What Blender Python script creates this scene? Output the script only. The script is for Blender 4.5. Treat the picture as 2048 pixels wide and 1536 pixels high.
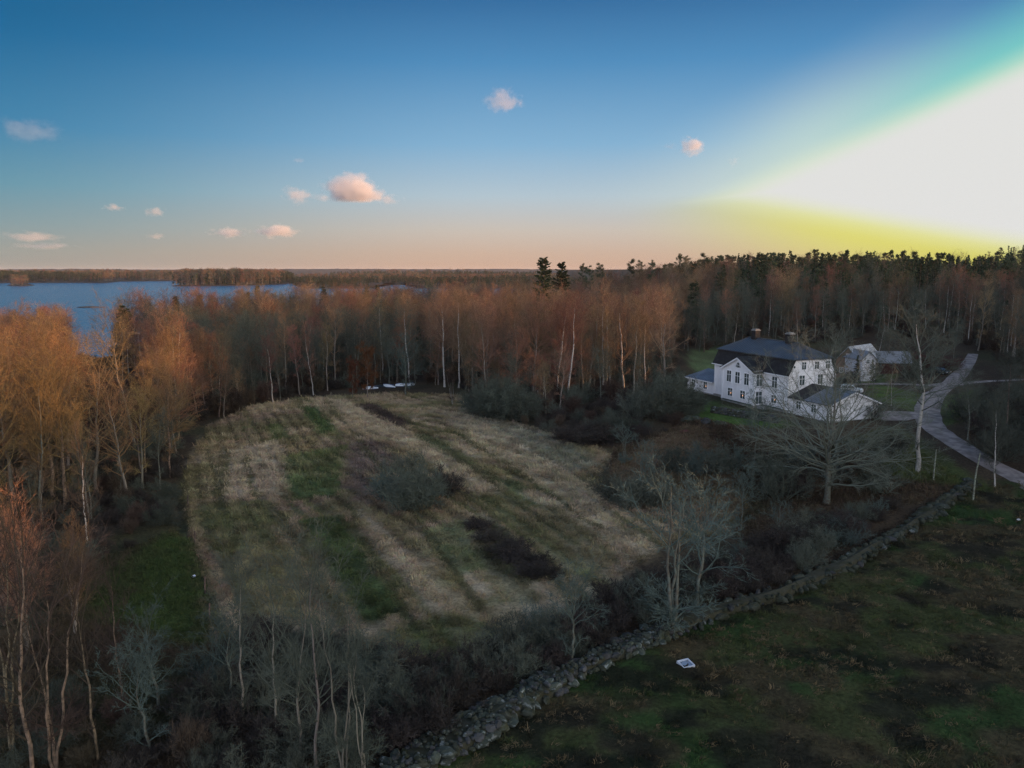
import bpy, math, random
import numpy as np
for o in list(bpy.data.objects): bpy.data.objects.remove(o)
SC = bpy.context.scene
COL = SC.collection
R = math.radians
PI = math.pi
# ------------------------------------------------------------------ camera, sky, sun, exposure
CAMH = 26.0
PITCH = math.atan(227/1577)
cam = bpy.data.objects.new('camera', bpy.data.cameras.new('camera'))
COL.objects.link(cam)
cam.location = (0, 0, CAMH)
cam.rotation_euler = (PI/2 - PITCH, 0, 0)
cam.data.sensor_width = 36
cam.data.lens = 36*1577/2048
cam.data.clip_start = 0.5
cam.data.clip_end = 40000
SC.camera = cam
SUN_AZ, SUN_EL = 88.0, 3.6          # degrees clockwise from the view axis, degrees above the horizon

def build_world():
    w = bpy.data.worlds.new('World')
    SC.world = w
    w.use_nodes = True
    nt = w.node_tree
    nt.nodes.clear()
    L = nt.links.new
    def val(x, sock):
        if isinstance(x, (int, float)): sock.default_value = x
        else: L(x, sock)
    def M(op, a, b=0.0, c=0.0, clamp=False):
        n = nt.nodes.new('ShaderNodeMath'); n.operation = op; n.use_clamp = clamp
        for i, x in enumerate((a, b, c)):
            val(x, n.inputs[i])
        return n.outputs[0]
    def smooth(x, a, b):
        n = nt.nodes.new('ShaderNodeMapRange'); n.interpolation_type = 'SMOOTHSTEP'
        val(x, n.inputs[0]); n.inputs[1].default_value = a; n.inputs[2].default_value = b
        n.inputs[3].default_value = 0; n.inputs[4].default_value = 1
        return n.outputs[0]
    def mix(f, a, b, t='MIX'):
        n = nt.nodes.new('ShaderNodeMix'); n.data_type = 'RGBA'; n.blend_type = t
        val(f, n.inputs[0])
        for x, s in ((a, n.inputs[6]), (b, n.inputs[7])):
            if isinstance(x, tuple): s.default_value = (*x, 1)
            else: L(x, s)
        return n.outputs[2]
    def ramp(x, stops):
        n = nt.nodes.new('ShaderNodeValToRGB'); cr = n.color_ramp
        cr.interpolation = 'LINEAR'
        while len(cr.elements) < len(stops): cr.elements.new(0.5)
        for e, (p, c) in zip(cr.elements, stops):
            e.position = p/60.0; e.color = (*c, 1)
        L(x, n.inputs[0])
        return n.outputs[0]
    tc = nt.nodes.new('ShaderNodeTexCoord')
    sp = nt.nodes.new('ShaderNodeSeparateXYZ'); L(tc.outputs['Generated'], sp.inputs[0])
    el = M('MULTIPLY', M('ARCSINE', sp.outputs[2]), 57.29578)
    az = M('MULTIPLY', M('ARCTAN2', sp.outputs[0], sp.outputs[1]), 57.29578)
    e60 = M('DIVIDE', el, 60.0, clamp=True)
    K = 1/1.53       # the in-view colours below are as the picture shows them; the exposure is raised
    kk = lambda st: [(p, tuple(v*K for v in c)) for p, c in st]
    mid = ramp(e60, kk([(0, (.62,.40,.29)), (1.2, (.62,.45,.35)), (2.8, (.60,.53,.47)), (5.2, (.46,.57,.65)), (8.7, (.235,.45,.665)),
                     (14, (.080,.27,.52)), (19.5, (.014,.105,.29)), (30, (.04,.14,.34)), (60, (.12,.22,.40))]))
    left = ramp(e60, kk([(0, (.36,.33,.29)), (1.2, (.34,.35,.32)), (2.8, (.24,.34,.37)), (5.2, (.13,.31,.41)), (8.7, (.045,.225,.41)),
                      (14, (.006,.135,.315)), (19.5, (.001,.088,.225)), (30, (.02,.12,.30)), (60, (.12,.22,.40))]))
    rear = ramp(e60, [(0, (1.0,.98,1.02)), (6, (1.04,1.04,1.14)), (14, (.94,.98,1.12)), (30, (.52,.59,.74)), (60, (.12,.20,.34))])  # unseen sky behind the camera, brightened to light the house walls
    base = mix(smooth(az, -36, 0), left, mid)
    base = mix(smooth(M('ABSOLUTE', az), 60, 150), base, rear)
    # physical sky, low sun, mixed in
    sky = nt.nodes.new('ShaderNodeTexSky'); sky.sky_type = 'NISHITA'; sky.sun_disc = False
    sky.sun_elevation = R(SUN_EL); sky.sun_rotation = R(SUN_AZ); sky.air_density = 1.0; sky.dust_density = 1.0
    skyc = mix(1.0, sky.outputs[0], (.10, .10, .10), 'MULTIPLY')
    base = mix(0.05, base, skyc)
    # the burnt-out glare round the low sun: a wedge opening towards it
    d_az = M('MINIMUM', M('SUBTRACT', az, 16.6), 60.0)
    hw = M('MULTIPLY', d_az, 0.305)
    elc = M('ADD', 5.15, M('MULTIPLY', d_az, 0.105))
    off = M('SUBTRACT', el, elc)
    s = M('SUBTRACT', M('MINIMUM', hw, M('SUBTRACT', 36.6, hw)), M('ABSOLUTE', off))
    back = M('SUBTRACT', 1.0, smooth(M('ABSOLUTE', az), 110, 160))
    up = smooth(off, -0.7, 0.7)
    right = smooth(az, 2, 22)
    sc3 = lambda c: tuple(v*K for v in c)
    cy = M('MULTIPLY', M('MULTIPLY', smooth(s, -5.6, -0.2), up), M('MULTIPLY', smooth(az, 12, 30), back))
    col = mix(cy, base, sc3((.20, .62, .56)))
    pale = M('MULTIPLY', M('MULTIPLY', smooth(s, -8, -0.2), up), M('MULTIPLY', M('SUBTRACT', 1.0, smooth(az, 18, 32)), right))
    col = mix(M('MULTIPLY', pale, 0.7), col, sc3((.68, .76, .66)))
    ye = M('MULTIPLY', M('MULTIPLY', smooth(s, -6.5, -0.6), M('SUBTRACT', 1.0, up)), M('MULTIPLY', smooth(az, 6, 24), back))
    col = mix(M('MULTIPLY', ye, .92), col, sc3((.74, .71, .13)))
    ol = M('MULTIPLY', M('MULTIPLY', smooth(az, 20, 34), M('SUBTRACT', 1.0, smooth(el, 0.0, 2.4))), back)
    col = mix(M('MULTIPLY', ol, .55), col, sc3((.54, .53, .07)))
    cream = M('MULTIPLY', smooth(s, -1.9, 0.2), back)
    col = mix(M('MULTIPLY', cream, .65), col, sc3((.78, .82, .62)))
    wh = M('MULTIPLY', smooth(s, -0.9, 0.6), back)
    glow = mix(smooth(az, 32, 62), sc3((.75, .75, .735)), (1.9, 1.7, 1.4))
    col = mix(wh, col, glow)
    below = smooth(el, -6, -0.5)
    col = mix(below, (.06, .055, .05), col)
    bg = nt.nodes.new('ShaderNodeBackground'); bg.inputs[1].default_value = 1.0
    L(col, bg.inputs[0])
    out = nt.nodes.new('ShaderNodeOutputWorld'); L(bg.outputs[0], out.inputs[0])
build_world()
sun = bpy.data.objects.new('sun', bpy.data.lights.new('sun', 'SUN'))
COL.objects.link(sun)
sun.data.energy = 5.0
sun.data.angle = R(0.6)
sun.data.color = (1.0, .43, .13)
sun.rotation_euler = (R(90-SUN_EL), 0, R(180-SUN_AZ))
vs = SC.view_settings
SC.display_settings.display_device = 'sRGB'
vs.view_transform = 'Standard'; vs.look = 'None'; vs.exposure = 0.62; vs.gamma = 1.0; vs.use_curve_mapping = False
cy = SC.cycles
cy.max_bounces = 4; cy.diffuse_bounces = 2; cy.glossy_bounces = 2; cy.transmission_bounces = 2; cy.volume_bounces = 2; cy.transparent_max_bounces = 6
cy.caustics_reflective = False; cy.caustics_refractive = False
cy.use_denoising = True; cy.denoiser = 'OPENIMAGEDENOISE'; cy.denoising_input_passes = 'RGB_ALBEDO_NORMAL'; cy.denoising_prefilter = 'NONE'      # keeps fine twigs
# ------------------------------------------------------------------ helpers
rng = np.random.default_rng(7)
random.seed(7)

def hash2(ix, iy, seed):
    n = (ix.astype(np.int64)*374761393 + iy.astype(np.int64)*668265263 + seed*974711) & 0x7fffffff
    n = ((n ^ (n >> 13))*1274126177) & 0x7fffffff
    return ((n ^ (n >> 16)) & 0xffff)/65535.0
def vnoise(x, y, s, seed=0):
    x = np.asarray(x, float)/s; y = np.asarray(y, float)/s
    ix = np.floor(x); iy = np.floor(y); fx = x-ix; fy = y-iy
    fx = fx*fx*(3-2*fx); fy = fy*fy*(3-2*fy)
    a = hash2(ix, iy, seed); b = hash2(ix+1, iy, seed); c = hash2(ix, iy+1, seed); d = hash2(ix+1, iy+1, seed)
    return (a*(1-fx)+b*fx)*(1-fy)+(c*(1-fx)+d*fx)*fy
def fbm(x, y, s, seed=0, o=3):
    t = 0; a = 1; tot = 0
    for i in range(o):
        t = t+a*vnoise(x, y, s/2**i, seed+i*17); tot += a; a *= .5
    return t/tot
def sstep(a, b, x):
    t = np.clip((x-a)/(b-a), 0, 1); return t*t*(3-2*t)

SHORE_Y = [-600, 0, 150, 250, 330, 430, 600, 900, 1300, 2000, 14000]
SHORE_X = [-170, -165, -165, -158, -140, -118, -70, 0, 80, 150, 600]
LAKE = -4.0
def terrain(x, y):
    x = np.asarray(x, float); y = np.asarray(y, float)
    z = np.zeros(np.broadcast(x, y).shape)
    d = np.hypot((x-50)/1.15, (y-130))
    z = z + 4.0*np.exp(-(d/36)**4)
    z = z + 3.2*sstep(45, 120, x)*sstep(60, 110, y)*(1-np.exp(-(d/36)**4))
    z = z + 12.0*np.exp(-((x-150)/120)**2-((y-390)/110)**2)
    z = z + 3.0*sstep(20, 120, x)*sstep(190, 300, y)
    z = z + 11*np.exp(-((x-250)/60)**2-((y-212)/30)**2) + 24*sstep(300, 420, x)*sstep(235, 330, y)  # knoll and right-hand ridge raised out of view to cast shade
    z = z + 0.5*(fbm(x, y, 40, 3)-.5) + 0.22*(fbm(x, y, 4.5, 5)-.5)
    sh = x - np.interp(y, SHORE_Y, SHORE_X)
    lake = 1-sstep(-25, 45, sh)
    z = z*(1-lake) - 9*lake
    return z
CP, SP = math.cos(PITCH), math.sin(PITCH)
def at(px, py, zoff=0.0):
    """the ground point seen at a pixel of the 2048x1536 photograph"""
    u = (px-1024)/1577.0; v = (768-py)/1577.0
    dx, dy, dz = u, CP+v*SP, -SP+v*CP
    t = 20.0
    for _ in range(400):
        z = float(terrain(dx*t, dy*t))+zoff
        h = CAMH+dz*t-z
        if h < 0.02: break
        t += max(h*0.6/max(-dz, .05), .02)*0.5
        if t > 6000: break
    return dx*t, dy*t
def at_z(px, py, z):
    u = (px-1024)/1577.0; v = (768-py)/1577.0
    dx, dy, dz = u, CP+v*SP, -SP+v*CP
    t = (z-CAMH)/dz
    return dx*t, dy*t
def ray(px, py, dist):
    u = (px-1024)/1577.0; v = (768-py)/1577.0
    d = np.array([u, CP+v*SP, -SP+v*CP]); d /= np.linalg.norm(d)
    return d*dist+np.array([0, 0, CAMH])
def tz(x, y): return float(terrain(x, y))
def inside(x, y, poly):
    x = np.asarray(x); y = np.asarray(y); r = np.zeros(x.shape, bool)
    n = len(poly); j = n-1
    for i in range(n):
        xi, yi = poly[i]; xj, yj = poly[j]
        if yi != yj:
            c = ((yi > y) != (yj > y)) & (x < (xj-xi)*(y-yi)/(yj-yi)+xi)
            r ^= c
        j = i
    return r

class MB:
    """collects faces for one mesh"""
    def __init__(s): s.V = []; s.F = {3: [], 4: []}; s.m = {3: [], 4: []}; s.n = 0; s.poly = []
    def add(s, V, F, m=0):
        V = np.asarray(V, float).reshape(-1, 3); F = np.asarray(F, int)
        k = F.shape[1]; s.V.append(V); s.F[k].append(F+s.n); s.m[k].append(np.full(len(F), m)); s.n += len(V)
    def ngon(s, pts, m=0):
        s.V.append(np.asarray(pts, float)); s.poly.append((list(range(s.n, s.n+len(pts))), m)); s.n += len(pts)
    def box(s, x0, x1, y0, y1, z0, z1, m=0):
        V = [(x, y, z) for z in (z0, z1) for y in (y0, y1) for x in (x0, x1)]
        s.add(V, [(0,2,3,1), (4,5,7,6), (0,1,5,4), (2,6,7,3), (0,4,6,2), (1,3,7,5)], m)
    def prism(s, prof, a, b, axis='x', m=0):
        """profile polygon extruded from a to b along an axis; prof in the two other axes"""
        n = len(prof)
        def pt(p, t):
            return (t, p[0], p[1]) if axis == 'x' else ((p[0], t, p[1]) if axis == 'y' else (p[0], p[1], t))
        A = [pt(p, a) for p in prof]; B = [pt(p, b) for p in prof]
        s.ngon(A[::-1], m); s.ngon(B, m)
        for i in range(n):
            j = (i+1) % n
            s.add([A[i], A[j], B[j], B[i]], [(0,1,2,3)], m)
    def slab(s, quad, th, m=0):
        """a sheet of thickness th below the given polygon (3 or 4 corners)"""
        q = np.asarray(quad, float); nrm = np.cross(q[1]-q[0], q[2]-q[0]); nrm /= np.linalg.norm(nrm)
        if nrm[2] < 0: nrm = -nrm
        b = q-nrm*th; k = len(q)
        s.ngon(q, m); s.ngon(b[::-1], m)
        for i in range(k):
            j = (i+1) % k
            s.add([q[i], b[i], b[j], q[j]], [(0,1,2,3)], m)
    def tubes(s, P, Rr, S, m=0):
        B, K, _ = P.shape
        T = np.gradient(P, axis=1); T /= np.linalg.norm(T, axis=2, keepdims=True)+1e-9
        ref = np.where(np.abs(T[:, :1, 2:3]) < .9, np.array([0, 0, 1.]), np.array([1., 0, 0]))
        u = np.cross(T, ref); u /= np.linalg.norm(u, axis=2, keepdims=True)+1e-9
        v = np.cross(T, u)
        a = np.arange(S)*2*PI/S
        V = P[:, :, None]+Rr[:, :, None, None]*(u[:, :, None]*np.cos(a)[:, None]+v[:, :, None]*np.sin(a)[:, None])
        idx = np.arange(B*K*S).reshape(B, K, S)
        q = np.stack([idx[:, :-1], np.roll(idx, -1, 2)[:, :-1], np.roll(idx, -1, 2)[:, 1:], idx[:, 1:]], -1).reshape(-1, 4)
        s.add(V, q, m)
    def ribbons(s, P, W, m=0, r=None):
        B, K, _ = P.shape
        T = P[:, -1]-P[:, 0]
        side = np.cross(T, r.normal(size=(B, 3))); side /= np.linalg.norm(side, axis=1, keepdims=True)+1e-9
        w = W*np.linspace(1, .35, K)[None, :]
        V = np.stack([P-side[:, None]*w[:, :, None], P+side[:, None]*w[:, :, None]], 2)
        idx = np.arange(B*K*2).reshape(B, K, 2)
        q = np.stack([idx[:, :-1, 0], idx[:, :-1, 1], idx[:, 1:, 1], idx[:, 1:, 0]], -1).reshape(-1, 4)
        s.add(V, q, m)
    def spikes(s, Bp, D, Ln, W, m=0, r=None):
        """one thin triangle per twig"""
        side = np.cross(D, r.normal(size=D.shape)); side /= np.linalg.norm(side, axis=1, keepdims=True)+1e-9
        W = np.asarray(W).reshape(-1, 1); Ln = np.asarray(Ln).reshape(-1, 1)
        V = np.stack([Bp-side*W, Bp+side*W, Bp+D*Ln], 1)
        n = len(Bp)
        s.add(V, np.arange(n*3).reshape(n, 3), m)
    def merge(s, o, m=None):
        for k in (3, 4):
            for F, mm in zip(o.F[k], o.m[k]):
                s.F[k].append(F+s.n); s.m[k].append(mm if m is None else np.full(len(F), m))
        for p, mm in o.poly: s.poly.append(([i+s.n for i in p], mm if m is None else m))
        s.V += o.V; s.n += o.n
    def mesh(s, name, mats, smooth=False):
        me = bpy.data.meshes.new(name)
        V = np.concatenate(s.V) if s.V else np.zeros((0, 3))
        F3 = np.concatenate(s.F[3]) if s.F[3] else np.zeros((0, 3), int)
        F4 = np.concatenate(s.F[4]) if s.F[4] else np.zeros((0, 4), int)
        m = np.concatenate(s.m[3]+s.m[4]+[np.array([mm for _, mm in s.poly], int)]) if (s.F[3] or s.F[4] or s.poly) else np.zeros(0, int)
        lp = [np.asarray(p) for p, _ in s.poly]
        loops = np.concatenate([F3.ravel(), F4.ravel()]+lp).astype(np.int32)
        cnt = np.concatenate([np.full(len(F3), 3), np.full(len(F4), 4), np.array([len(p) for p in lp], int)]).astype(np.int32)
        start = np.concatenate([[0], np.cumsum(cnt)[:-1]]).astype(np.int32)
        me.vertices.add(len(V)); me.vertices.foreach_set('co', V.astype(np.float32).ravel())
        me.loops.add(len(loops)); me.loops.foreach_set('vertex_index', loops)
        me.polygons.add(len(cnt)); me.polygons.foreach_set('loop_start', start)
        me.polygons.foreach_set('material_index', m.astype(np.int32))
        me.polygons.foreach_set('use_smooth', np.full(len(cnt), bool(smooth)))
        for mt in (mats if isinstance(mats, (list, tuple)) else [mats]): me.materials.append(mt)
        me.update(calc_edges=True); me.validate()
        return me
    def obj(s, name, mats, parent=None, smooth=False):
        return link(name, s.mesh(name, mats, smooth), parent)
def link(name, me, parent=None):
    o = bpy.data.objects.new(name, me); COL.objects.link(o)
    if parent is not None: o.parent = parent
    return o
def tag(o, label=None, cat=None, group=None, kind=None):
    for k, v in (('label', label), ('category', cat), ('group', group), ('kind', kind)):
        if v: o[k] = v
    return o
def empty(name, loc=(0, 0, 0), rz=0.0):
    o = bpy.data.objects.new(name, None); COL.objects.link(o)
    o.empty_display_size = .5; o.location = loc; o.rotation_euler = (0, 0, rz)
    return o
def copy_tree(o, parent=None):
    c = o.copy(); COL.objects.link(c); c.parent = parent
    for ch in o.children: copy_tree(ch, c)
    return c

# ------------------------------------------------------------------ materials
def mat(name, col, rough=.9, var=0.0, noise=None, col2=None, scale=5.0, thr=(.4, .6), metal=0.0, spec=.3, bump=0.0, bscale=20.0, stretch=None):
    m = bpy.data.materials.new(name); m.use_nodes = True
    nt = m.node_tree; L = nt.links.new
    b = nt.nodes['Principled BSDF']
    b.inputs['Roughness'].default_value = rough; b.inputs['Metallic'].default_value = metal
    b.inputs['Specular IOR Level'].default_value = spec
    b.inputs['Base Color'].default_value = (*col, 1)
    cur = None
    tc = nt.nodes.new('ShaderNodeTexCoord'); vec = tc.outputs['Object']
    if stretch:
        mp = nt.nodes.new('ShaderNodeMapping'); mp.inputs['Scale'].default_value = stretch; L(vec, mp.inputs[0]); vec = mp.outputs[0]
    if col2 is not None:
        n = nt.nodes.new('ShaderNodeTexNoise'); n.inputs['Scale'].default_value = scale; n.inputs['Detail'].default_value = 4
        L(vec, n.inputs['Vector'])
        mr = nt.nodes.new('ShaderNodeMapRange'); mr.inputs[1].default_value = thr[0]; mr.inputs[2].default_value = thr[1]; L(n.outputs[0], mr.inputs[0])
        mx = nt.nodes.new('ShaderNodeMix'); mx.data_type = 'RGBA'; mx.inputs[6].default_value = (*col, 1); mx.inputs[7].default_value = (*col2, 1)
        L(mr.outputs[0], mx.inputs[0]); cur = mx.outputs[2]
    if var > 0:
        oi = nt.nodes.new('ShaderNodeObjectInfo')
        hs = nt.nodes.new('ShaderNodeHueSaturation')
        mr = nt.nodes.new('ShaderNodeMapRange'); mr.inputs[3].default_value = 1-var; mr.inputs[4].default_value = 1+var; L(oi.outputs['Random'], mr.inputs[0])
        L(mr.outputs[0], hs.inputs['Value'])
        wn = nt.nodes.new('ShaderNodeTexWhiteNoise'); wn.noise_dimensions = '1D'; L(oi.outputs['Random'], wn.inputs['W'])
        mr2 = nt.nodes.new('ShaderNodeMapRange'); mr2.inputs[3].default_value = .5-var*.10; mr2.inputs[4].default_value = .5+var*.10; L(wn.outputs['Value'], mr2.inputs[0])
        L(mr2.outputs[0], hs.inputs['Hue'])
        if cur is None: hs.inputs['Color'].default_value = (*col, 1)
        else: L(cur, hs.inputs['Color'])
        cur = hs.outputs[0]
    if cur is not None: L(cur, b.inputs['Base Color'])
    if bump > 0:
        n = nt.nodes.new('ShaderNodeTexNoise'); n.inputs['Scale'].default_value = bscale; n.inputs['Detail'].default_value = 5; L(vec, n.inputs['Vector'])
        bp = nt.nodes.new('ShaderNodeBump'); bp.inputs['Strength'].default_value = bump; bp.inputs['Distance'].default_value = .1
        L(n.outputs[0], bp.inputs['Height']); L(bp.outputs[0], b.inputs['Normal'])
    return m
BARK_PALE = mat('bark_pale', (.22,.195,.165), var=.3, col2=(.16,.13,.11), scale=2.5, thr=(.5,.72), stretch=(1,1,.6))
BARK_BROWN = mat('bark_brown', (.24,.175,.12), var=.25, col2=(.11,.085,.06), scale=3)
BARK_BIRCH = mat('bark_birch', (.40,.38,.35), var=.12, col2=(.10,.08,.07), scale=3.2, thr=(.58,.66), stretch=(.7,.7,1.6))
BARK_DARK = mat('bark_dark', (.16,.12,.09), var=.25, col2=(.08,.06,.05), scale=4)
BARK_LICHEN = mat('bark_lichen', (.125,.145,.125), var=.2, col2=(.10,.09,.07), scale=3)
TWIG_RED = mat('twig_red', (.175,.098,.066), var=.36)
TWIG_OAK = mat('twig_oak', (.135,.15,.12), var=.2)
TWIG_TAN = mat('twig_tan', (.19,.130,.080), var=.32)
TWIG_AMBER = mat('twig_amber', (.19,.118,.060), var=.30)
TWIG_GREY = mat('twig_grey', (.078,.090,.070), var=.3)
TWIG_LICHEN = mat('twig_lichen', (.085,.115,.10), var=.25)
TWIG_BROWN = mat('twig_brown', (.075,.055,.040), var=.3)
TWIG_DARK = mat('twig_dark', (.050,.042,.037), var=.25)
TWIG_RUST = mat('twig_rust', (.13,.052,.022), var=.2)
NEEDLE = mat('needle_green', (.035,.055,.028), var=.35)
NEEDLE_PINE = mat('needle_pine', (.055,.072,.038), var=.3)

# ------------------------------------------------------------------ plants: prototypes
def nrm(v): return v/(np.linalg.norm(v, axis=-1, keepdims=True)+1e-9)
def grow(r, base, d, Ln, K, lift, crook):
    P = [base]; d = nrm(d); D = [d]; st = (Ln/(K-1))[:, None]
    for k in range(K-1):
        P.append(P[-1]+d*st)
        d = nrm(d+np.array([0, 0, lift])+r.normal(size=d.shape)*crook)
        D.append(d)
    return np.stack(P, 1), np.stack(D, 1)
def kids(r, P, D, n, t0, t1, a0, a1):
    """n children on each polyline: base points, directions, position 0..1, parent index"""
    B, K, _ = P.shape
    t = r.uniform(t0, t1, (B, n)); f = t*(K-1); i = np.minimum(f.astype(int), K-2); w = (f-i)[..., None]
    bi = np.arange(B)[:, None]
    base = P[bi, i]*(1-w)+P[bi, i+1]*w
    d = nrm(D[bi, i])
    pr = r.normal(size=d.shape); pr = nrm(pr-(pr*d).sum(-1, keepdims=True)*d)
    a = r.uniform(a0, a1, (B, n))[..., None]
    dd = d*np.cos(a)+pr*np.sin(a)
    return base.reshape(-1, 3), dd.reshape(-1, 3), t.reshape(-1), np.repeat(np.arange(B), n)
def bare_tree_mb(seed, H=20., r0=.2, t0=.35, N1=26, N2=8, N3=9, N4=4, crown=2.8, a_low=60., a_top=22., lift=.16, crook=.10,
                 tw=.0128, stems=1, wob=.25, shape='oval', l2=.45, l3=.95, l4=.5, low_dead=3):
    r = np.random.default_rng(seed)
    T = MB(); Cn = MB()
    K0 = 12
    for s_ in range(stems):
        h = H*(1 if s_ == 0 else r.uniform(.72, .98))
        lean = r.normal(size=2)*wob*.6
        if stems > 1:
            an = s_*2*PI/stems+r.uniform(0, 1); lean = np.array([math.cos(an), math.sin(an)])*h*r.uniform(.05, .14)
        z = np.linspace(0, 1, K0)
        wx = np.cumsum(r.normal(size=K0))*wob*.16; wy = np.cumsum(r.normal(size=K0))*wob*.16
        wx -= wx[0]; wy -= wy[0]
        P = np.stack([lean[0]*z**1.2+wx, lean[1]*z**1.2+wy, z*h], 1)
        rad = r0*(1 if stems == 1 else .7)*(1-z)**.8+.012
        rad[0] *= 1.35
        P[0, 2] = -.4
        T.tubes(P[None], rad[None], 8 if stems == 1 else 6)
        n1 = max(4, N1//stems if stems > 1 else N1)
        t = np.sort(r.uniform(t0, .985, n1)); t[:low_dead] = r.uniform(t0*.45, t0, low_dead) if low_dead else t[:0]
        u = np.clip((t-t0)/(1-t0), 0, 1)
        az = np.arange(n1)*2.399+r.uniform(-.5, .5, n1)+r.uniform(0, 6)
        ang = np.radians(a_low+(a_top-a_low)*u)+r.normal(size=n1)*.10
        if shape == 'oval': pf = np.sqrt(np.clip(1-((u-.35)/.72)**2, .05, 1))
        elif shape == 'fan': pf = np.clip(1.05-u*.75, .2, 1)
        else: pf = np.sqrt(np.clip(1-((u-.25)/.8)**2, .08, 1))
        Ln = crown*pf/np.maximum(np.sin(ang), .38)*r.uniform(.75, 1.15, n1)
        Ln = np.where(t < t0, Ln*.5, Ln)
        f = t*(K0-1); i = np.minimum(f.astype(int), K0-2); w = (f-i)[:, None]
        base = P[i]*(1-w)+P[i+1]*w
        d = np.stack([np.cos(az)*np.sin(ang), np.sin(az)*np.sin(ang), np.cos(ang)], 1)
        P1, D1 = grow(r, base, d, Ln, 6, lift, crook)
        rb = np.interp(t, z, rad)*.55
        R1 = rb[:, None]*np.linspace(1, .16, 6)[None]+.008
        Cn.tubes(P1, R1, 4)
        b2, d2, t2, p2 = kids(r, P1, D1, N2, .22, 1., .45, .95)
        L2 = l2*Ln[p2]*(1.15-.65*t2)*r.uniform(.6, 1.2, len(t2))
        P2, D2 = grow(r, b2, d2, L2, 4, lift*.8, crook*1.3)
        R2 = np.maximum(rb[p2]*(1-.75*t2)*.5, .014)[:, None]*np.linspace(1, .3, 4)[None]
        Cn.tubes(P2, R2, 3)
        # leading shoot carries twigs too
        b3, d3, t3, p3 = kids(r, P2, D2, N3, .15, 1., .35, .9)
        L3 = l3*r.uniform(.5, 1.25, len(t3))
        P3, D3 = grow(r, b3, d3, L3, 3, lift*.7, crook*1.3)
        Cn.ribbons(P3, np.full((len(b3), 1), tw), r=r)
        if N4:
            b4, d4, t4, p4 = kids(r, P3, D3, N4, .2, 1., .35, .85)
            Cn.spikes(b4, d4, l4*r.uniform(.5, 1.3, len(t4)), tw*.8, r=r)
    return T, Cn
def shrub_mb(seed, H=3., rad=2.6, stems=26, N2=6, N3=8, tw=.014, crook=.16, N4=3, up=(.15, 1.05), flat=1.0):
    r = np.random.default_rng(seed)
    S = MB(); n = stems
    az = r.uniform(0, 2*PI, n); an = r.uniform(up[0], up[1], n)
    base = np.stack([np.cos(az)*r.uniform(0, .35, n)*rad*.5, np.sin(az)*r.uniform(0, .35, n)*rad*.5, np.full(n, -.1)], 1)
    d = np.stack([np.cos(az)*np.sin(an), np.sin(az)*np.sin(an), np.cos(an)], 1)
    Ln = 1/np.sqrt((np.sin(an)/rad)**2+(np.cos(an)/H)**2)*r.uniform(.7, 1.05, n)
    P1, D1 = grow(r, base, d, Ln, 6, .05, crook)
    P1[:, :, 2] *= flat
    S.tubes(P1, np.full((n, 1), .035)*np.linspace(1, .3, 6)[None]*(H/3)**.5, 4)
    b2, d2, t2, p2 = kids(r, P1, D1, N2, .15, 1., .4, 1.)
    P2, D2 = grow(r, b2, d2, Ln[p2]*.42*(1.2-.7*t2), 4, .06, crook)
    S.ribbons(P2, np.full((len(b2), 1), tw*1.4), r=r)
    b3, d3, t3, p3 = kids(r, P2, D2, N3, .1, 1., .4, 1.)
    L3 = .16*H*r.uniform(.5, 1.3, len(t3))
    P3, D3 = grow(r, b3, d3, L3, 3, .05, crook)
    S.ribbons(P3, np.full((len(b3), 1), tw), r=r)
    if N4:
        b4, d4, t4, p4 = kids(r, P3, D3, N4, .1, 1., .4, 1.)
        S.spikes(b4, d4, .09*H*r.uniform(.5, 1.3, len(t4)), tw*.8, r=r)
    return S
def spruce_mb(seed, H=20., rad=3.4, nb=210, ns=24, t0=.06, droop=-.35, size=.55, pw=.85):
    r = np.random.default_rng(seed)
    T = MB(); Cn = MB()
    z = np.linspace(0, 1, 8)
    T.tubes(np.stack([z*0, z*0, z*H-.3], 1)[None], (.016*H*(1-z)+.02)[None], 7)
    t = np.sort(r.uniform(t0, .985, nb)); az = r.uniform(0, 2*PI, nb)
    Ln = rad*(1-t)**pw*r.uniform(.65, 1.15, nb)+.25
    d = np.stack([np.cos(az), np.sin(az), np.interp(t, [0, 1], [droop, .5])], 1)
    base = np.stack([0*t, 0*t, t*H-.3], 1)
    P1, D1 = grow(r, base, d, Ln, 4, .05, .05)
    Cn.ribbons(P1, np.full((nb, 1), .05), r=r)
    b, dd, tt, pp = kids(r, P1, D1, ns, .1, 1., .3, 1.1)
    dd = nrm(dd+np.array([0, 0, -.35]))
    Cn.spikes(b, dd, size*r.uniform(.6, 1.5, len(b))*(.6+.5*(1-t[pp])), size*.26, r=r)
    return T, Cn
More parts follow.
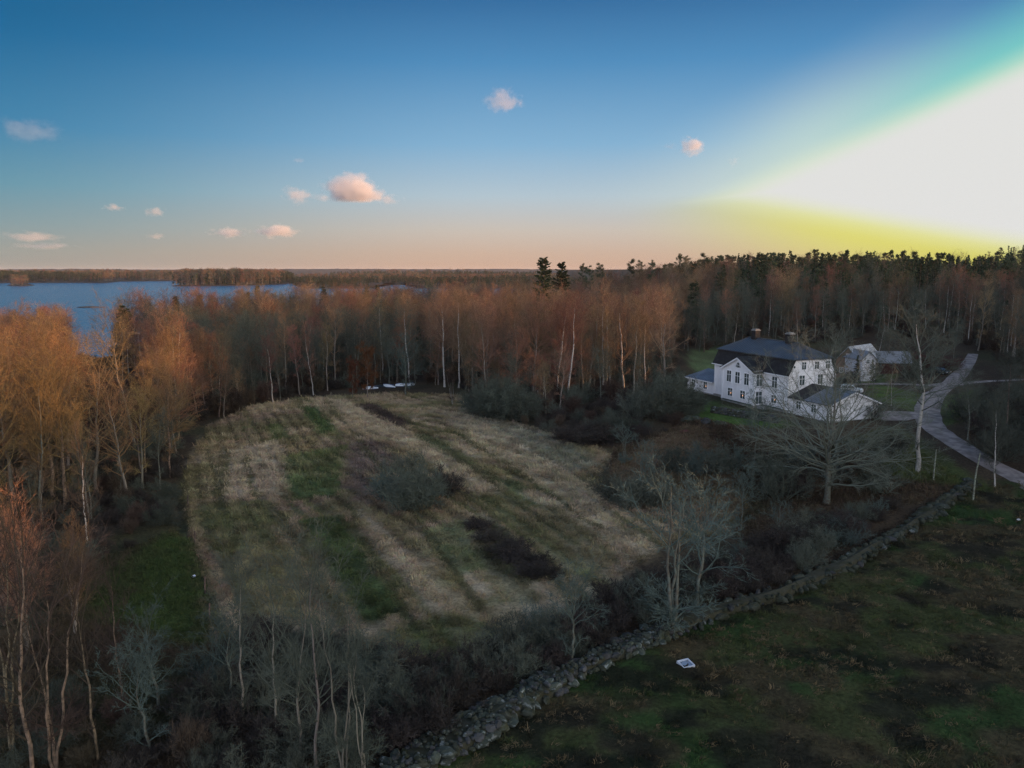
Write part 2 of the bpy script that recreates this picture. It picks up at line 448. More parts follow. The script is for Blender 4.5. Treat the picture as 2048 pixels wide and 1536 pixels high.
def pine_mb(seed, H=18., rad=3.0, nb=34, ns=120, t0=.5, size=.32):
    r = np.random.default_rng(seed)
    T = MB(); Cn = MB()
    z = np.linspace(0, 1, 9)
    wx = np.cumsum(r.normal(size=9))*.12; wx -= wx[0]
    T.tubes(np.stack([wx, -wx*.6, z*H-.3], 1)[None], (.013*H*(1-z)+.04)[None], 7)
    t = np.sort(r.uniform(t0, 1., nb)); az = r.uniform(0, 2*PI, nb); u = (t-t0)/(1-t0)
    Ln = rad*np.sqrt(np.clip(1-((u-.3)/.78)**2, .08, 1))*r.uniform(.5, 1.2, nb)
    d = np.stack([np.cos(az), np.sin(az), .15+.6*u], 1)
    base = np.stack([np.interp(t, z, wx), -np.interp(t, z, wx)*.6, t*H-.3], 1)
    P1, D1 = grow(r, base, d, Ln, 4, .08, .12)
    T.tubes(P1, np.full((nb, 1), .06)*np.linspace(1, .4, 4)[None], 4)
    b, dd, tt, pp = kids(r, P1, D1, ns, .45, 1.0, .2, 1.6)
    b = b+r.normal(size=b.shape)*np.array([.32, .32, .16])*(rad/3)
    dd = nrm(dd+np.array([0, 0, .25]))
    Cn.spikes(b, dd, size*r.uniform(.6, 1.4, len(b)), size*.22, r=r)
    return T, Cn

class Proto:
    def __init__(s, T, Cn, mt, mc, name, both=True):
        s.trunk = T.mesh(name+'_trunk', mt, True); s.crown = Cn.mesh(name+'_crown', mc)
        if both:
            J = MB(); J.merge(T, 0); J.merge(Cn, 1)
            s.joined = bpy.data.objects.new(name+'_whole', J.mesh(name+'_whole', [mt, mc]))
TALL = [Proto(*bare_tree_mb(100+i, H=20, r0=.19, t0=.34+.05*(i % 3), N1=24+2*(i % 3), N3=7, N4=3, crown=2.7+.5*(i % 2), wob=.8), BARK_BIRCH if i % 2 else BARK_PALE, TWIG_RED if i % 3 else TWIG_TAN, 'tall_tree') for i in range(6)]
WIDE = [Proto(*bare_tree_mb(140+i, H=19, r0=.24, t0=.3, N1=30, N2=8, N3=7, N4=3, crown=4.6, a_low=62, a_top=25, lift=.10, crook=.15, wob=.9, shape='dome'), BARK_PALE, TWIG_TAN if i != 1 else TWIG_RED, 'wide_tree') for i in range(3)]
ROUND = [Proto(*bare_tree_mb(150+i, H=17.5, r0=.27, t0=.34, N1=38, N2=9, N3=9, N4=3, crown=5.6, a_low=78, a_top=14, lift=.07, crook=.14, wob=.8, shape='dome', tw=.0135), BARK_PALE, TWIG_TAN if i != 1 else TWIG_RED, 'round_tree') for i in range(3)]
DULL = [Proto(*bare_tree_mb(160+i, H=18, r0=.17, t0=.28, N1=28, N3=7, N4=3, crown=3.1, a_low=58, wob=.8, crook=.15), BARK_LICHEN if i else BARK_DARK, TWIG_GREY, 'dull_tree') for i in range(3)]
OAK = [Proto(*bare_tree_mb(180+i, H=15, r0=.36, t0=.24, N1=46, N2=11, N3=13, N4=4, crown=11.5, a_low=80, a_top=28, lift=.05, crook=.21, wob=.5, shape='dome', l2=.42, l3=1.0), BARK_LICHEN, TWIG_OAK, 'oak') for i in range(2)]
LICH = [Proto(*bare_tree_mb(190+i, H=9, r0=.13, t0=.2, N1=18, N2=8, N3=7, N4=3, crown=2.9, a_low=60, a_top=22, lift=.10, crook=.20, wob=.5, tw=.018, l3=.55, l4=.3, shape='dome', stems=1+2*(i % 2)), BARK_LICHEN, TWIG_LICHEN, 'lichen_tree') for i in range(3)]
SAP = [Proto(*bare_tree_mb(210+i, H=11, r0=.085, t0=.3, N1=22, N2=7, N3=6, N4=3, crown=2.3, a_low=52, a_top=18, lift=.14, crook=.11, wob=.5, tw=.010, l3=.6, l4=.35, stems=1 if i < 2 else 3), BARK_PALE, TWIG_GREY if i % 2 else TWIG_BROWN, 'sapling') for i in range(4)]
WILL = [Proto(*bare_tree_mb(230+i, H=9, r0=.10, t0=.16, N1=30, N2=7, N3=7, N4=3, crown=1.7, a_low=36, a_top=12, lift=.22, crook=.08, wob=.4, tw=.012, l3=.7, l4=.4, stems=5, low_dead=0), BARK_PALE, TWIG_TAN, 'willow') for i in range(2)]
RUST = [Proto(*bare_tree_mb(240, H=10, r0=.11, t0=.22, N1=24, N2=7, N3=10, N4=5, crown=2.6, a_low=62, a_top=25, wob=.3, tw=.02, l3=.7), BARK_PALE, TWIG_RUST, 'rust_tree')]
SPRUCE = [Proto(*spruce_mb(260+i, H=20, rad=3.0+.4*i), BARK_DARK, NEEDLE, 'spruce') for i in range(3)]
BLUNT = [Proto(*spruce_mb(266+i, H=20, rad=3.3, pw=.55, nb=260), BARK_DARK, NEEDLE, 'blunt_spruce') for i in range(2)]
PINE = [Proto(*pine_mb(270+i, H=18, rad=2.8+.3*i), BARK_DARK, NEEDLE_PINE, 'pine') for i in range(3)]
# lighter meshes for far woods
FAR_B = [Proto(*bare_tree_mb(300+i, H=18, r0=.2, t0=.3, N1=20, N2=5, N3=5, N4=2, crown=3.2, tw=.045, l3=1.3, l4=.8, wob=.3), BARK_PALE, (TWIG_RED, TWIG_TAN, TWIG_GREY)[i], 'far_bare') for i in range(3)]
FAR_C = [Proto(*spruce_mb(310+i, H=18, rad=2.9, nb=70, ns=8, size=.95), BARK_DARK, NEEDLE, 'far_spruce') for i in range(2)] + [Proto(*pine_mb(313, H=17, rad=2.8, nb=22, ns=24, size=.8), BARK_DARK, NEEDLE_PINE, 'far_pine')]
def shrub_mesh(i, m, name, **k): return shrub_mb(400+i, **k).mesh(name, m)
SHRUB_GREY = [shrub_mesh(i, TWIG_GREY, 'shrub_grey', H=3, rad=2.6) for i in range(3)]
SHRUB_DARK = [shrub_mesh(10+i, TWIG_DARK, 'shrub_dark', H=2.2, rad=2.2, stems=34) for i in range(2)]
SHRUB_LICH = [shrub_mesh(20+i, TWIG_LICHEN, 'shrub_lichen', H=3, rad=2.3, stems=20, N2=5, N3=6) for i in range(2)]
SHRUB_TAN = [shrub_mesh(30+i, TWIG_BROWN, 'shrub_tan', H=3.2, rad=2.0, stems=30, up=(.05, .6)) for i in range(2)]

# ------------------------------------------------------------------ instanced scatter (one object per mass of plants)
def scatter(name, pts, protos, scl, rot, idx, tint=None, kind='stuff', label=None, loc=None):
    pts = np.asarray(pts, np.float32); n = len(pts)
    me = bpy.data.meshes.new(name); me.vertices.add(n); me.vertices.foreach_set('co', pts.ravel())
    def attr(nm, ty, v, key='value'):
        a = me.attributes.new(nm, ty, 'POINT'); a.data.foreach_set(key, np.asarray(v).ravel())
    scl = np.asarray(scl, np.float32)
    if scl.ndim == 1: scl = np.repeat(scl[:, None], 3, 1)
    attr('scl', 'FLOAT_VECTOR', scl.astype(np.float32), 'vector')
    r3 = np.zeros((n, 3), np.float32); r3[:, 2] = rot
    attr('rot', 'FLOAT_VECTOR', r3, 'vector')
    attr('idx', 'INT', np.asarray(idx, np.int32))
    if tint is not None:
        attr('tint', 'FLOAT_COLOR', np.concatenate([tint, np.ones((n, 1))], 1).astype(np.float32), 'color')
    o = link(name, me)
    g = bpy.data.node_groups.new('scatter_'+name, 'GeometryNodeTree')
    g.interface.new_socket('Geometry', in_out='INPUT', socket_type='NodeSocketGeometry')
    g.interface.new_socket('Geometry', in_out='OUTPUT', socket_type='NodeSocketGeometry')
    N = g.nodes.new; L = g.links.new
    gi = N('NodeGroupInput'); go = N('NodeGroupOutput')
    jn = N('GeometryNodeGeometryToInstance')
    for p in protos[::-1]:
        oi = N('GeometryNodeObjectInfo'); oi.inputs[0].default_value = p; oi.inputs['As Instance'].default_value = False
        L(oi.outputs['Geometry'], jn.inputs[0])
    ip = N('GeometryNodeInstanceOnPoints'); ip.inputs['Pick Instance'].default_value = True
    L(gi.outputs[0], ip.inputs['Points']); L(jn.outputs[0], ip.inputs['Instance'])
    for nm, ty, sock in (('idx', 'INT', 'Instance Index'), ('rot', 'FLOAT_VECTOR', 'Rotation'), ('scl', 'FLOAT_VECTOR', 'Scale')):
        a = N('GeometryNodeInputNamedAttribute'); a.data_type = ty; a.inputs[0].default_value = nm
        outs = [s for s in a.outputs if s.enabled and s.name == 'Attribute']
        src = outs[0]
        if nm == 'rot':
            e2r = N('FunctionNodeEulerToRotation'); L(src, e2r.inputs[0]); src = e2r.outputs[0]
        L(src, ip.inputs[sock])
    L(ip.outputs[0], go.inputs[0])
    md = o.modifiers.new('scatter', 'NODES'); md.node_group = g
    tag(o, label, None, None, kind)
    return o

# ------------------------------------------------------------------ ground
def W(*px): return [at(*p) for p in px]
WALL = [(-19, 22), (-12.5, 30.5), (-5.1, 38.3), (4.1, 48.0), (14.1, 56.1), (21.6, 60.4), (30.3, 67.6), (38.5, 75.3), (48.8, 85.2), (55, 91)]
FIELD = W((425,1300), (408,1180), (385,1080), (360,990), (378,920), (420,852), (500,812), (600,796), (800,786), (925,790), (935,830), (1000,838), (1130,876), (1225,905), (1200,940),
          (1215,1000), (1320,1015), (1440,1000), (1480,1060), (1330,1090), (1245,1150), (1200,1215), (1000,1290), (870,1340), (700,1285), (500,1245))
PASTURE = WALL + [(66, 92), (90, 70), (120, 20), (40, -20), (-10, 0)]
LEFTMEAD = W((175,1185), (240,1125), (345,1065), (385,1080), (408,1180), (425,1290), (330,1275), (190,1240))
SLOPE = W((1205,1000), (1225,930), (1300,880), (1400,850), (1440,900), (1500,1010), (1440,1060), (1320,1020))
SCRUB = W((1440,1060), (1560,1020), (1800,980), (1880,985), (1700,1090), (1560,1160), (1470,1130))
LAWN = W((1385,830), (1420,800), (1500,822), (1600,850), (1560,856), (1480,850), (1430,846))
LAWN2 = W((1735,760), (1790,775), (1850,790), (1835,830), (1800,815), (1745,800))
LAWN3 = W((1880,850), (1885,790), (1960,775), (2060,775), (2060,850), (1960,840))
LAWN4 = W((1640,905), (1740,862), (1800,850), (1860,890), (1990,980), (1900,970), (1800,960), (1700,900))
LAWN5 = W((1700,742), (1760,735), (1800,748), (1760,772), (1700,765))
CLEAR = W((1375,725), (1385,698), (1440,694), (1470,705), (1440,740), (1395,745))
def GREEN(*a): return W(*a)
PLOTS = [  # outline, colour, strength
    (W((603,816), (632,813), (672,862), (637,871)), (.075, .110, .042), .9),
    (W((705,808), (752,809), (825,851), (776,857)), (.065, .048, .040), .9),
    (W((560,915), (692,892), (682,950), (672,992), (578,1001)), (.085, .120, .042), .55),
    (W((568,950), (640,960), (672,950), (670,993), (580,1000)), (.095, .130, .055), .6),
    (W((820,872), (858,866), (915,900), (960,935), (905,925), (880,915)), (.095, .110, .055), .7),
    (W((985,956), (1030,960), (1085,1005), (1062,1022)), (.090, .118, .055), .65),
    (W((595,1040), (682,1030), (735,1110), (812,1222), (725,1252), (655,1140)), (.062, .082, .032), .85),
    (W((695,890), (745,880), (800,925), (740,945), (740,990), (700,975)), (.15, .115, .105), .6),
    (W((760,1260), (900,1225), (1010,1255), (990,1290), (870,1335), (790,1300)), (.11, .125, .045), .55),
    (W((945,990), (975,985), (1290,1215), (1240,1225)), (.11, .13, .05), .55),
    (W((1010,1040), (1130,1020), (1250,1120), (1200,1150)), (.11, .105, .05), .55),
    (W((930,800), (1000,838), (1130,876), (1200,930), (1130,950), (900,850)), (.23, .225, .165), .55),
    (W((400,1010), (540,1000), (560,1080), (470,1110), (410,1100)), (.10, .12, .05), .5),
    (W((430,1100), (560,1080), (640,1250), (500,1230)), (.17, .16, .075), .5),
    (W((530,855), (560,848), (580,875), (545,885)), (.10, .13, .05), .6),
    (W((850,1060), (930,1040), (985,1140), (900,1150)), (.13, .17, .075), .5),
    (W((640,799), (688,799), (820,870), (1005,978), (960,992), (800,890)), (.46, .365, .245), .6), (W((880,826), (930,826), (1010,870), (1225,1000), (1215,1050), (1000,920)), (.44, .35, .235), .5),
    (W((1035,985), (1075,980), (1330,1095), (1290,1120)), (.43, .34, .23), .6), (W((690,1000), (745,1030), (900,1200), (860,1230), (800,1150)), (.44, .35, .235), .5), (W((430,905), (560,880), (570,990), (440,1000)), (.45, .36, .26), .5),
    (W((905,1020), (940,1035), (1010,1060), (940,1050)), (.10, .08, .06), .6), (W((1060,1010), (1120,1015), (1190,1075), (1130,1085)), (.13, .115, .065), .6),
    (W((940,1040), (1010,1060), (1115,1150), (1040,1180), (960,1120)), (.05, .05, .028), .7),
]
RUTS = [W((405,900), (422,925), (432,955), (428,990), (440,1020)), W((452,900), (455,920), (446,950), (442,985), (450,1030)), W((436,905), (442,930), (448,955)), W((492,912), (500,960), (512,1005), (540,1040)), W((470,1060), (455,1120), (480,1180), (510,1240)),
        W((545,1010), (600,1090), (690,1250)), W((440,1090), (470,1170), (490,1235)), W((690,1010), (760,1130), (830,1260)), W((650,800), (780,960), (900,1130), (960,1220)), W((930,990), (1060,1110), (1180,1215)), W((870,840), (1010,930), (1200,1060)), W((800,830), (960,950), (1150,1090))]
def rut_dist(x, y):
    m = np.full(len(x), 9.0)
    wx = x+(fbm(x, y, 2.5, 44)-.5)*1.0
    for P in RUTS:
        for (ax, ay), (bx, by) in zip(P[:-1], P[1:]):
            t = np.clip(((wx-ax)*(bx-ax)+(y-ay)*(by-ay))/((bx-ax)**2+(by-ay)**2), 0, 1)
            m = np.minimum(m, np.hypot(wx-ax-t*(bx-ax), y-ay-t*(by-ay)))
    return m
def row_q(x, y):
    w = sstep(-35, 5, x+ (y-60)*-.1)
    return (.916*x+.40*y)*(1-w)+(.955*x+.296*y)*w
def poly_mask(poly, x, y, warp=1.6, seed=0):
    xs = [p[0] for p in poly]; ys = [p[1] for p in poly]
    m = np.zeros(x.shape)
    s = (x > min(xs)-4) & (x < max(xs)+4) & (y > min(ys)-4) & (y < max(ys)+4)
    if not s.any(): return m
    X, Y = x[s], y[s]
    acc = 0
    for k in range(4):
        wx = (fbm(X, Y, 3.0, seed+k)-.5)*2*warp+(k % 2-.5)*.8; wy = (fbm(X, Y, 3.0, seed+50+k)-.5)*2*warp+(k//2-.5)*.8
        acc = acc+inside(X+wx, Y+wy, poly)
    m[s] = acc/4
    return m
def lerp(c, d, m): return c*(1-m[:, None])+np.asarray(d)*m[:, None]
def zones(x, y):
    f = poly_mask(FIELD, x, y, 1.2, 1)
    p = poly_mask(PASTURE, x, y, .6, 2)
    return f, p
def ground_color(x, y):
    n1 = fbm(x, y, 7, 21); n2 = fbm(x, y, 1.6, 31, 2); n3 = fbm(x, y, 22, 41)
    c = np.tile(np.array([.052, .038, .026]), (len(x), 1))
    c = lerp(c, (.075, .055, .035), sstep(.45, .65, n1))
    c = lerp(c, (.050, .058, .026), sstep(.52, .7, n3)*.6)
    f, p = zones(x, y)
    q = row_q(x, y)
    straw = np.tile(np.array([.42, .325, .215]), (len(x), 1))
    straw = lerp(straw, (.31, .24, .14), sstep(.40, .62, n1))
    straw = lerp(straw, (.26, .185, .135), sstep(.50, .70, n3)*.7)
    straw = lerp(straw, (.16, .165, .07), sstep(.56, .66, fbm(x, y, 5, 71))*.5)
    rows = .5+.5*np.sin(q*2*PI/2.0+2.2*(n1-.5))
    straw = straw*(1-.58*(rows*sstep(.35, .6, n3+.1))[:, None])
    tr = np.abs(((q+6)/11.5) % 1-.5)
    straw = lerp(straw, (.11, .12, .05), (1-sstep(.01, .035, np.abs(tr-.06)))*.7)
    for i, (pl, col, st) in enumerate(PLOTS):
        straw = lerp(straw, np.array(col)*(.75+.5*n2[:, None]), poly_mask(pl, x, y, .5, 90+i)*min(1, st*1.25))
    straw = lerp(straw, (.085, .085, .042), (1-sstep(.22, .55, rut_dist(x, y)))*.75)
    straw *= (.62+.76*n2)[:, None]
    c = lerp(c, straw, f)
    past = np.tile(np.array([.062, .072, .028]), (len(x), 1))
    past = lerp(past, (.040, .078, .024), sstep(.50, .66, n1)*.9)
    past = lerp(past, (.085, .065, .038), sstep(.48, .64, fbm(x, y, 4, 81))*.8)
    past = lerp(past, (.022, .022, .016), sstep(.55, .64, fbm(x*1.0, y*1.5, 3.2, 87))*.8)
    past *= (.46+.62*n2)[:, None]
    c = lerp(c, past, p)
    for pl, col, st in ((SLOPE, (.17, .125, .08), .75), (SCRUB, (.085, .062, .042), .7), (LEFTMEAD, (.052, .078, .024), .95), (LAWN, (.075, .13, .03), .9), (LAWN2, (.085, .135, .03), .85), (LAWN3, (.075, .115, .03), .8),
                        (LAWN4, (.070, .095, .028), .75), (LAWN5, (.06, .10, .03), .8), (CLEAR, (.13, .17, .07), .9)):
        c = lerp(c, np.array(col)*(.7+.6*n2[:, None]), poly_mask(pl, x, y, 1.5, 120)*st*(.6+.4*sstep(.35, .55, n1)))
    return c
def axis(lo, hi, fine0, fine1, step, g=1.16):
    a = list(np.arange(fine0, fine1, step)); s = step
    while a[-1] < hi: s *= g; a.append(a[-1]+s)
    s = step
    while a[0] > lo: s *= g; a.insert(0, a[0]-s)
    return np.array(a)
def build_ground():
    xs = axis(-9000, 9000, -62, 92, .5); ys = axis(-400, 14000, 26, 190, .5)
    X, Y = np.meshgrid(xs, ys); x = X.ravel(); y = Y.ravel()
    z = terrain(x, y)
    f, p = zones(x, y)
    q = row_q(x, y)
    z = z + f*(.05*np.sin(q*2*PI/2.0+2.2*(fbm(x, y, 7, 21)-.5))+.35*(fbm(x, y, 1.5, 9, 2)-.5))
    z = z + p*.45*(fbm(x, y, 2.2, 12, 2)-.5)
    # the ditch along the field's left edge
    D = W((425,1310), (408,1190), (385,1090), (352,985))
    for a, b in zip(D[:-1], D[1:]):
        ax, ay = a; bx, by = b; L2 = (bx-ax)**2+(by-ay)**2
        t = np.clip(((x-ax)*(bx-ax)+(y-ay)*(by-ay))/L2, 0, 1)
        d = np.hypot(x-ax-t*(bx-ax), y-ay-t*(by-ay))
        z = z - .9*np.exp(-(d/.55)**2)*.6
    col = ground_color(x, y)
    m = MB(); nx, ny = len(xs), len(ys)
    idx = np.arange(nx*ny).reshape(ny, nx)
    F = np.stack([idx[:-1, :-1], idx[:-1, 1:], idx[1:, 1:], idx[1:, :-1]], -1).reshape(-1, 4)
    m.add(np.stack([x, y, z], 1), F)
    mt = bpy.data.materials.new('earth'); mt.use_nodes = True
    nt = mt.node_tree; L = nt.links.new; b = nt.nodes['Principled BSDF']
    b.inputs['Roughness'].default_value = .95; b.inputs['Specular IOR Level'].default_value = .1
    at_ = nt.nodes.new('ShaderNodeAttribute'); at_.attribute_name = 'col'
    n = nt.nodes.new('ShaderNodeTexNoise'); n.inputs['Scale'].default_value = 3.5; n.inputs['Detail'].default_value = 6; n.inputs['Roughness'].default_value = .7
    tc = nt.nodes.new('ShaderNodeTexCoord'); L(tc.outputs['Object'], n.inputs['Vector'])
    mr = nt.nodes.new('ShaderNodeMapRange'); mr.inputs[1].default_value = .3; mr.inputs[2].default_value = .7; mr.inputs[3].default_value = .45; mr.inputs[4].default_value = 1.5; L(n.outputs[0], mr.inputs[0])
    mx = nt.nodes.new('ShaderNodeVectorMath'); mx.operation = 'SCALE'; L(at_.outputs['Color'], mx.inputs[0]); L(mr.outputs[0], mx.inputs['Scale'])
    L(mx.outputs[0], b.inputs['Base Color'])
    bp = nt.nodes.new('ShaderNodeBump'); bp.inputs['Strength'].default_value = .8; bp.inputs['Distance'].default_value = .25
    L(n.outputs[0], bp.inputs['Height']); L(bp.outputs[0], b.inputs['Normal'])
    o = m.obj('ground', mt, smooth=True)
    a = o.data.attributes.new('col', 'FLOAT_COLOR', 'POINT')
    a.data.foreach_set('color', np.concatenate([col, np.ones((len(col), 1))], 1).astype(np.float32).ravel())
    tag(o, 'old meadow, pasture and forest floor', kind='structure')
build_ground()

# ------------------------------------------------------------------ lake and the land beyond it
def build_lake():
    m = bpy.data.materials.new('lake_water'); m.use_nodes = True
    nt = m.node_tree; L = nt.links.new; b = nt.nodes['Principled BSDF']
    b.inputs['Base Color'].default_value = (.05, .16, .28, 1); b.inputs['Roughness'].default_value = .22; b.inputs['IOR'].default_value = 1.33
    tc = nt.nodes.new('ShaderNodeTexCoord')
    mp = nt.nodes.new('ShaderNodeMapping'); mp.inputs['Scale'].default_value = (.35, .8, 1); L(tc.outputs['Object'], mp.inputs[0])
    n = nt.nodes.new('ShaderNodeTexNoise'); n.inputs['Scale'].default_value = .22; n.inputs['Detail'].default_value = 5; L(mp.outputs[0], n.inputs['Vector'])
    bp = nt.nodes.new('ShaderNodeBump'); bp.inputs['Strength'].default_value = .9; bp.inputs['Distance'].default_value = 3.0
    L(n.outputs[0], bp.inputs['Height']); L(bp.outputs[0], b.inputs['Normal'])
    mb = MB(); mb.add([(-9000, -400, LAKE), (700, -400, LAKE), (700, 13500, LAKE), (-9000, 13500, LAKE)], [(0, 1, 2, 3)])
    tag(mb.obj('lake', m), 'dark blue rippled lake', kind='structure')
build_lake()
HILLMAT = mat('far_woodland', (.085, .06, .045), col2=(.035, .042, .03), scale=.012, thr=(.42, .58))
SHOREMAT = mat('shore_ground', (.06, .045, .03))
def far_land(name, poly, spacing, hmax, conifer, seed, sc=1.0):
    """a low wooded island or shore: a mound of ground and its wood"""
    r = np.random.default_rng(seed)
    P = np.array(poly); lo = P.min(0); hi = P.max(0)
    n = int((hi-lo).prod()/spacing**2)
    xy = lo+r.random((n, 2))*(hi-lo)
    wx = (fbm(xy[:, 0], xy[:, 1], 120, seed)-.5)*70
    k = inside(xy[:, 0]+wx, xy[:, 1]+wx, poly); xy = xy[k]
    cx, cy_ = P.mean(0)
    # mound
    C = np.array([cx, cy_]); mb = MB(); ring = []
    m_ = len(P)
    dense = []
    for i in range(m_):
        for t in np.linspace(0, 1, 12, endpoint=False): dense.append(P[i]*(1-t)+P[(i+1) % m_]*t)
    dense = np.array(dense); levels = [(1.06, LAKE-2), (1.0, LAKE+.6), (.9, LAKE+1.0+hmax*.3), (.6, LAKE+1+hmax), (.05, LAKE+1+hmax)]
    V = []
    for s_, z in levels:
        q = C+(dense-C)*s_; V.append(np.column_stack([q, np.full(len(q), z)]))
    V = np.concatenate(V); nd = len(dense); idx = np.arange(len(V)).reshape(len(levels), nd)
    F = np.stack([idx[:-1], np.roll(idx, -1, 1)[:-1], np.roll(idx, -1, 1)[1:], idx[1:]], -1).reshape(-1, 4)
    mb.add(V, F); mb.ngon(V[idx[-1]])
    tag(mb.obj(name, SHOREMAT, smooth=True), 'low shore across the lake', kind='structure')
    z = np.full(len(xy), LAKE+.4+hmax*.5)
    pt = np.column_stack([xy, z])
    cf = fbm(xy[:, 0], xy[:, 1], 180, seed+3)+r.normal(size=len(xy))*.12 < conifer
    ix = np.where(cf, r.integers(3, 6, len(xy)), r.integers(0, 3, len(xy)))
    s_ = r.uniform(.6, 1.15, len(xy))*sc*(.8+.5*fbm(xy[:, 0], xy[:, 1], 150, seed+8))
    scatter('forest', pt, [p.joined for p in FAR_B+FAR_C], np.column_stack([s_*1.5, s_*1.5, s_]), r.uniform(0, 6.28, len(xy)), ix,
            label='wooded far shore across the lake')
Z = LAKE
far_land('island', [at_z(14, 571, Z), at_z(40, 572.5, Z), at_z(69, 571, Z), at_z(60, 569.3, Z), at_z(22, 569.3, Z)], 8, 1.5, .25, 1, .8)
far_land('peninsula', [at_z(344, 572.5, Z), at_z(420, 572, Z), at_z(500, 571, Z), at_z(565, 568.5, Z), at_z(600, 563, Z), at_z(480, 562, Z), at_z(380, 564, Z)], 9, 5, .62, 2, 1.15)
far_land('far_shore', [at_z(-260, 566, Z), at_z(20, 566, Z), at_z(150, 565.5, Z), at_z(210, 566, Z), at_z(240, 563, Z), at_z(350, 562, Z), at_z(420, 556, Z), at_z(-260, 556, Z)], 14, 8, .66, 3, 1.1)
far_land('far_shore', [at_z(612, 577, Z), at_z(735, 577, Z), at_z(742, 570.5, Z), at_z(828, 570, Z), at_z(838, 577, Z), at_z(1130, 577, Z), at_z(1120, 560, Z), at_z(800, 560, Z), at_z(575, 561, Z), at_z(590, 570, Z)], 14, 3, .55, 4, .8)
far_land('far_shore', [at_z(700, 559, Z), at_z(900, 558.5, Z), at_z(1090, 557, Z), at_z(1090, 554, Z), at_z(800, 554, Z), at_z(660, 555, Z)], 26, 6, .7, 5, 1.15)
def build_hills():
    r = np.random.default_rng(5)
    th = np.radians(np.linspace(-42, 48, 420)); d = np.geomspace(3800, 12500, 46)
    T, D = np.meshgrid(th, d); x = (np.sin(T)*D).ravel(); y = (np.cos(T)*D).ravel()
    h = 62*np.clip(fbm(x, y, 3000, 61, 3)-.12, 0, 1)*sstep(4200, 8000, np.hypot(x, y))+16*sstep(4200, 5200, np.hypot(x, y))*(fbm(x, y, 900, 62)-.2)-5
    h = h + 9*vnoise(x, y, 45, 63)*sstep(3900, 4400, np.hypot(x, y))
    h = h - 6*(fbm(x, y, 1500, 64) > .56)*(np.hypot(x, y) < 6500)
    idx = np.arange(len(x)).reshape(T.shape)
    F = np.stack([idx[:-1, :-1], idx[:-1, 1:], idx[1:, 1:], idx[1:, :-1]], -1).reshape(-1, 4)
    m = MB(); m.add(np.column_stack([x, y, h]), F)
    tag(m.obj('hills', HILLMAT, smooth=False), 'wooded hills on the horizon', kind='structure')
build_hills()
sk = at_z(180, 615, LAKE)
m = MB(); a = np.linspace(0, 2*PI, 14, endpoint=False)
V = [(sk[0]+np.cos(t)*13*rr*(1+.2*math.sin(3*t)), sk[1]+np.sin(t)*7*rr, LAKE-.5+zz) for rr, zz in ((1, 0), (.75, 1.0), (.3, 1.5)) for t in a]
idx = np.arange(42).reshape(3, 14)
m.add(V, np.stack([idx[:-1], np.roll(idx, -1, 1)[:-1], np.roll(idx, -1, 1)[1:], idx[1:]], -1).reshape(-1, 4)); m.ngon([V[i] for i in idx[2]])
tag(m.obj('rock_skerry', mat('skerry_rock', (.12, .10, .085), col2=(.06, .05, .045), scale=.5)), 'low bare rock showing above the lake water', 'rock')

# ------------------------------------------------------------------ gravel road
GRAVEL = mat('gravel', (.29, .245, .23), col2=(.16, .135, .125), scale=.7, bump=.4, bscale=6)
def ribbon(name, px, width, lift=.06, m=GRAVEL, label=None):
    P = np.array([at(*p) for p in px]); t = np.arange(len(P)); tt = np.linspace(0, len(P)-1, (len(P)-1)*14)
    # smooth curve through the points
    def cr(c):
        i = np.clip(tt.astype(int), 0, len(P)-2); f = tt-i
        p0 = c[np.maximum(i-1, 0)]; p1 = c[i]; p2 = c[i+1]; p3 = c[np.minimum(i+2, len(P)-1)]
        return .5*(2*p1+(p2-p0)*f+(2*p0-5*p1+4*p2-p3)*f**2+(3*p1-p0-3*p2+p3)*f**3)
    x = cr(P[:, 0]); y = cr(P[:, 1]); w = np.interp(tt, t, width)*(1+.10*(vnoise(tt*10, tt*0, 4, 3)-.5))
    dx = np.gradient(x); dy = np.gradient(y); l = np.hypot(dx, dy); nx, ny = -dy/l, dx/l
    K = 9; cols = []
    for k in range(K):
        o_ = (k/(K-1)-.5)*w*(1+ (.12*(vnoise(tt*10, tt*0+k*9, 2.5, 8)-.5) if k in (0, K-1) else 0))
        xx = x+nx*o_; yy = y+ny*o_
        cols.append(np.column_stack([xx, yy, terrain(xx, yy)+lift-(.03 if k in (0, K-1) else 0)+(.05 if k == K//2 else 0)]))
    V = np.stack(cols, 1).reshape(-1, 3); idx = np.arange(len(V)).reshape(len(tt), K)
    F = np.stack([idx[:-1, :-1], idx[:-1, 1:], idx[1:, 1:], idx[1:, :-1]], -1).reshape(-1, 4)
    mb = MB(); mb.add(V, F)
    tag(mb.obj(name, m, smooth=True), label, kind='structure')
    return np.column_stack([x, y])
ROADS = [ribbon('road', [(2120,1010), (2048,962), (1960,915), (1890,872), (1858,842), (1858,808), (1880,782), (1912,756), (1935,728), (1946,708)], [3.4,3.4,3.3,3.4,3.7,3.8,3.6,3.4,2.8,2.4], label='pale gravel road curving past the house'),
         ribbon('drive', [(1862,836), (1820,830), (1780,832), (1742,836)], [4, 5.5, 6.5, 5], .11, label='gravel drive to the house'),
         ribbon('drive', [(1905,768), (1860,771), (1815,769), (1750,768), (1660,770)], [5, 3, 2.4, 2.2, 2.2], .11, label='gravel track behind the house'),
         ribbon('drive', [(1905,770), (1960,764), (2060,760)], [4, 2.2, 2], .11, label='gravel track leaving the road')]
ROADPTS = np.concatenate(ROADS)

